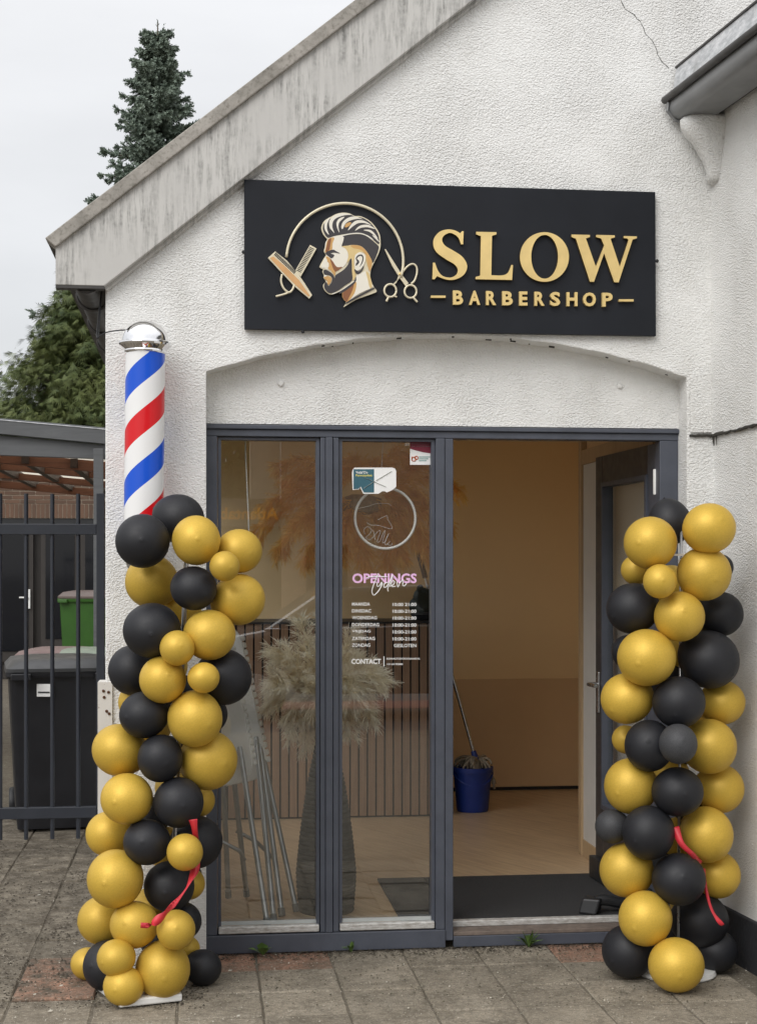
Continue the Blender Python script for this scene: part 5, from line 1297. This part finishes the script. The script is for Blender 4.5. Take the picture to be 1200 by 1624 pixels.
cypress(158, 418, 25, 1.62, 'green feathery conifer behind the carport at the left edge', 4, 620)
cypress(215, 420, 27.5, 1.7, 'darker conifer hidden partly behind the shop corner', 8, 60)

# ================================================================== ACROSS THE STREET (seen in the panes and the chrome)
def mir(px, py, B): q_ = at(px, py, B + 2*YG); return Vector((q_.x, -B, q_.z))
OB = 30.0
opp = thing('shop_across_street', 'brick building across the street, seen mirrored in the left pane', 'building', Vector((mir(470, 800, OB).x, -OB-3, 0)))
M_WB2 = wallbrick('opposite_brickwork', (.50, .33, .22)); M_BEI = simple('beige_cladding', (.50, .42, .33), .8)
x0 = mir(398, 800, OB).x; x1 = mir(446, 800, OB).x; 
MB().box((x1, -OB-.35, 0), (x1+16, -OB, 8.2)).build('wall', M_WB2, opp); MB().box((x0, -OB-1.2, 2.0), (x1-.001, -OB-.5, 7.0)).build('wall', M_BEI, opp)
s0 = mir(300, 790, OB-.5); s1 = mir(446, 834, OB-.5)
MB().box((s0.x, -OB, s1.z), (s1.x, -OB+.4, s0.z)).build('fascia', simple('taupe_fascia', (.17, .145, .115), .7), opp)
t0 = mir(348, 804, OB-.55); t1 = mir(442, 824, OB-.55); yy = -OB+.42
text_box('sign_text', 'Atlantab', (Vector((t1.x, yy, t1.z)), Vector((t0.x, yy, t1.z)), Vector((t0.x, yy, t0.z)), Vector((t1.x, yy, t0.z))), (0, -.015, 0), simple('orange_letter', (.95, .42, .05), .5), opp, .03)
MB().box((s0.x, -OB-.3, 0), (x1-.001, -OB-.05, s1.z-.001)).build('shop_window', M_DGL, opp)
MB().box((x1+.6, -OB+.001, .0), (x1+1.6, -OB+.02, 2.2)).build('door', M_DFR, opp)
for k in range(3): 
    wo = MB().box((x1+3+k*3.2, -OB+.001, 4.6), (x1+4.5+k*3.2, -OB+.03, 6.2)).build('window', M_WHITEP, opp); MB().box((x1+3.1+k*3.2, -OB+.031, 4.7), (x1+4.4+k*3.2, -OB+.04, 6.1)).build('pane', M_DGL, wo)
# leafy tree left of it
rr = random.Random(77); tp = mir(362, 740, OB+7); base = Vector((tp.x, -OB-7, 0))
st_tree = thing('street_tree', 'leafy street tree across the road, mirrored in the left pane', 'tree', base)
MB().tube([base, base+UP*2.2, base+UP*tp.z], [.16, .13, .08], 8).build('trunk', M_BARK, st_tree)
m = MB()
for k in range(5200):
    d = Vector((rr.gauss(0,1), rr.gauss(0,1), rr.gauss(0,1))).normalized()*rr.uniform(.5, 1)**.5; c = base + Vector((d.x*1.15, d.y*1.2, tp.z - .1 + d.z*1.25)); u = Vector((rr.gauss(0,1), rr.gauss(0,1), rr.gauss(0,1))).normalized(); v = u.orthogonal().normalized(); s = .10
    m.add([c-u*s, c+v*s*.6, c+u*s, c-v*s*.6], [(0,1,2,3)])
m.build('crown', mat_leaf('street_leaf', (.05, .085, .02), (.07, .12, .03)), st_tree, fix=False)
# parked car
cc = mir(500, 1080, 10.2); car = thing('parked_car', 'dark parked car on the road, mirrored in the window panes', 'car', Vector((cc.x+.6, -10.2, -.02)))
co_ = Vector((cc.x+.6, -10.2, -.02)); M_CAR = Mat('car_paint').set((.012, .012, .014), .25, .3, None, .5, 1.0, .03)
prof = [(-2.1,.35),(-2.15,.6),(-2.05,.82),(-1.2,.98),(-.55,1.42),(.7,1.46),(1.5,1.05),(2.0,.98),(2.1,.7),(2.1,.35),(1.75,.3),(1.62,.55),(1.3,.66),(.98,.55),(.85,.3),(-.85,.3),(-.98,.55),(-1.3,.66),(-1.62,.55),(-1.75,.3)]
MB().prism([co_ + Vector((a, -.82, b)) for a, b in prof], (0, 1.64, 0)).build('body', M_CAR, car, bevel=.06)
for sgn in (-.823, .823):
    MB().prism([co_ + Vector((a, sgn, b)) for a, b in ((-1.05,1.0),(-.5,1.36),(.65,1.40),(1.3,1.05))], (0, .004 if sgn > 0 else -.004, 0)).build('side_window', M_DGL, car)
    for xw in (-1.3, 1.3):
        wh = MB().lathe([(.2, -.1), (.31, -.1), (.33, -.08), (.33, .08), (.31, .1), (.2, .1)], co_ + Vector((xw, sgn*.9, .33)), 24, (0, 1, 0)).build('wheel', M_BLK, car, smooth=40)
        MB().lathe([(.001, -.02), (.19, -.01), (.2, .01), (.001, .03)], co_ + Vector((xw, sgn*1.02, .33)), 16, (0, 1, 0)).build('rim', M_STEEL, wh)
MB().tube([co_+Vector((-1.2, .83, .985)), co_+Vector((1.45, .83, 1.04))], .012, 6).build('trim_strip', M_CHROME, car)
for sgn in (-.6, .6): MB().obox(co_+Vector((-2.12, sgn, .68)), (.03,0,0), (0,.15,0), (0,0,.07)).build('headlight', M_WHITEP, car, bevel=.02)

# ================================================================== SMALL THINGS ON THE GROUND
def weed(px, py, label, n, L, seed, flat=.5):
    rr = random.Random(seed); b = at(px, py, REC-.03); b = Vector((b.x, REC-.035, .0)); root = thing('weed', label, 'weed', b, 'weeds at the foot of the shopfront')
    for k in range(n):
        a = rr.uniform(math.pi*1.0, math.pi*2.0) if k else 4.7; el = rr.uniform(.5, 1.3); l = L*rr.uniform(.6, 1.1); d = Vector((math.cos(a)*math.cos(el), math.sin(a)*math.cos(el)*.6, math.sin(el))); s = Vector((-d.y, d.x, 0)); s = s.normalized() if s.length > .01 else Vector((1,0,0)); w_ = l*flat*.5
        e = b + d*l; mid = b + d*l*.55 + UP*.006
        MB().add([b, mid - s*w_*.9 + UP*.002, e - UP*.004, mid + s*w_*.9 + UP*.002, mid + UP*.004], [(0,1,4),(1,2,4),(2,3,4),(3,0,4)]).build('leaf', M_WEED, root, smooth=True, fix=False)
weed(417, 1514, 'two-leaved weed at the foot of the left window', 5, .075, 1, .75); weed(557, 1515, 'small thin weed below the window mullion', 11, .055, 2, .30); weed(838, 1508, 'spreading grassy weed below the doorway', 30, .085, 3, .22)
m = MB(); rr = random.Random(17)
spots = [(60,1440),(62,1420),(78,1418),(130,1460),(130,1492),(97,1564),(55,1578),(70,1447),(128,1338),(45,1578),(80,1604),(118,1497),(365,1540),(380,1565),(378,1612),(975,1582),(560,1519),(700,1519),(745,1515),(640,1530),(860,1568),(440,1535),(1120,1560),(1150,1520)]
for k in range(330):
    if k < len(spots): p = atz(*spots[k], .004); s = rr.uniform(.006, .013)
    else: p = atz(rr.uniform(-20, 1210), 1624 - 270*rr.random()**1.6, .004); s = rr.uniform(.0015, .005)
    if p.y > .08 and p.x > XL - .05: continue
    a = rr.uniform(0, 3.14); u = Vector((math.cos(a), math.sin(a), 0)); v = Vector((-u.y, u.x, 0)); m.add([p-u*s, p+v*s*.5+UP*.003, p+u*s+UP*.002, p-v*s*.5], [(0,1,2,3)])
tag(m.build('petals_and_grit', simple('pale_debris', (.50, .47, .40), .8, var=.3, scale=8), fix=False), 'pale petals and grit scattered over the paving', 'debris', kind='stuff')
m = MB()
for k in range(1500):
    x = XO0 - .1 + (XO1-XO0+.1)*rr.random(); p = Vector((x, REC - .012 - .11*rr.random()**2.2, .001 + .004*rr.random())); s = rr.uniform(.003, .011); a = rr.uniform(0, 3.14); u = Vector((math.cos(a), math.sin(a), rr.uniform(-.3,.3))); v = Vector((-u.y, u.x, 0)); m.add([p-u*s, p+v*s*.4+UP*.002, p+u*s, p-v*s*.4], [(0,1,2,3)])
tag(m.build('soil_litter', simple('dark_litter', (.055, .045, .032), .95, var=.5, scale=30), fix=False), 'dark soil and dry litter along the foot of the shopfront', 'litter', kind='stuff')

def grit(name, label, n, area, mat, smin, smax, seed):
    rr = random.Random(seed); m = MB()
    for k in range(n):
        px, py = area(rr); p = atz(px, py, .0035)
        if p.y > .09 and p.x > XL - .03: continue
        sz = smin + (smax-smin)*rr.random()**2.5; a = rr.uniform(0, 3.14); u = Vector((math.cos(a), math.sin(a), 0))*sz; v = Vector((-u.y, u.x, 0))*rr.uniform(.5, 1)
        m.add([p-u-v, p+u-v*.8, p+u*.8+v, p-u*.7+v, p+UP*sz*rr.uniform(.5, 1)], [(0,1,4),(1,2,4),(2,3,4),(3,0,4)])
    return tag(m.build(name, mat, fix=False), label, 'grit', kind='stuff')
def clump(rr):
    # loose soil gathers in drifts in the alley and along the wall
    while True:
        px = rr.uniform(-20, 330); py = rr.uniform(1335, 1600)
        if rr.random() < .25 + .75*abs(math.sin(px*.021 + 2)*math.sin(py*.043 + px*.01)): return px, py
grit('soil_grit', 'loose dark soil and grit on the alley paving', 7000, clump, simple('dark_soil', (.060, .050, .037), .95, var=.5, scale=50), .0012, .0065, 101)
grit('sand_grit', 'pale sand grains scattered over the paving', 2600, lambda rr: (rr.uniform(-20, 1210), 1624 - 120*rr.random()), simple('pale_sand', (.36, .33, .27), .9, var=.4, scale=50), .0010, .0034, 102)
grit('joint_litter', 'dark crumbs and moss lying over the paving by the shopfront', 3200, lambda rr: (rr.uniform(150, 1180), 1512 + 85*rr.random()**1.7), simple('dark_moss', (.075, .068, .045), .95, var=.5, scale=50), .0010, .0045, 103)
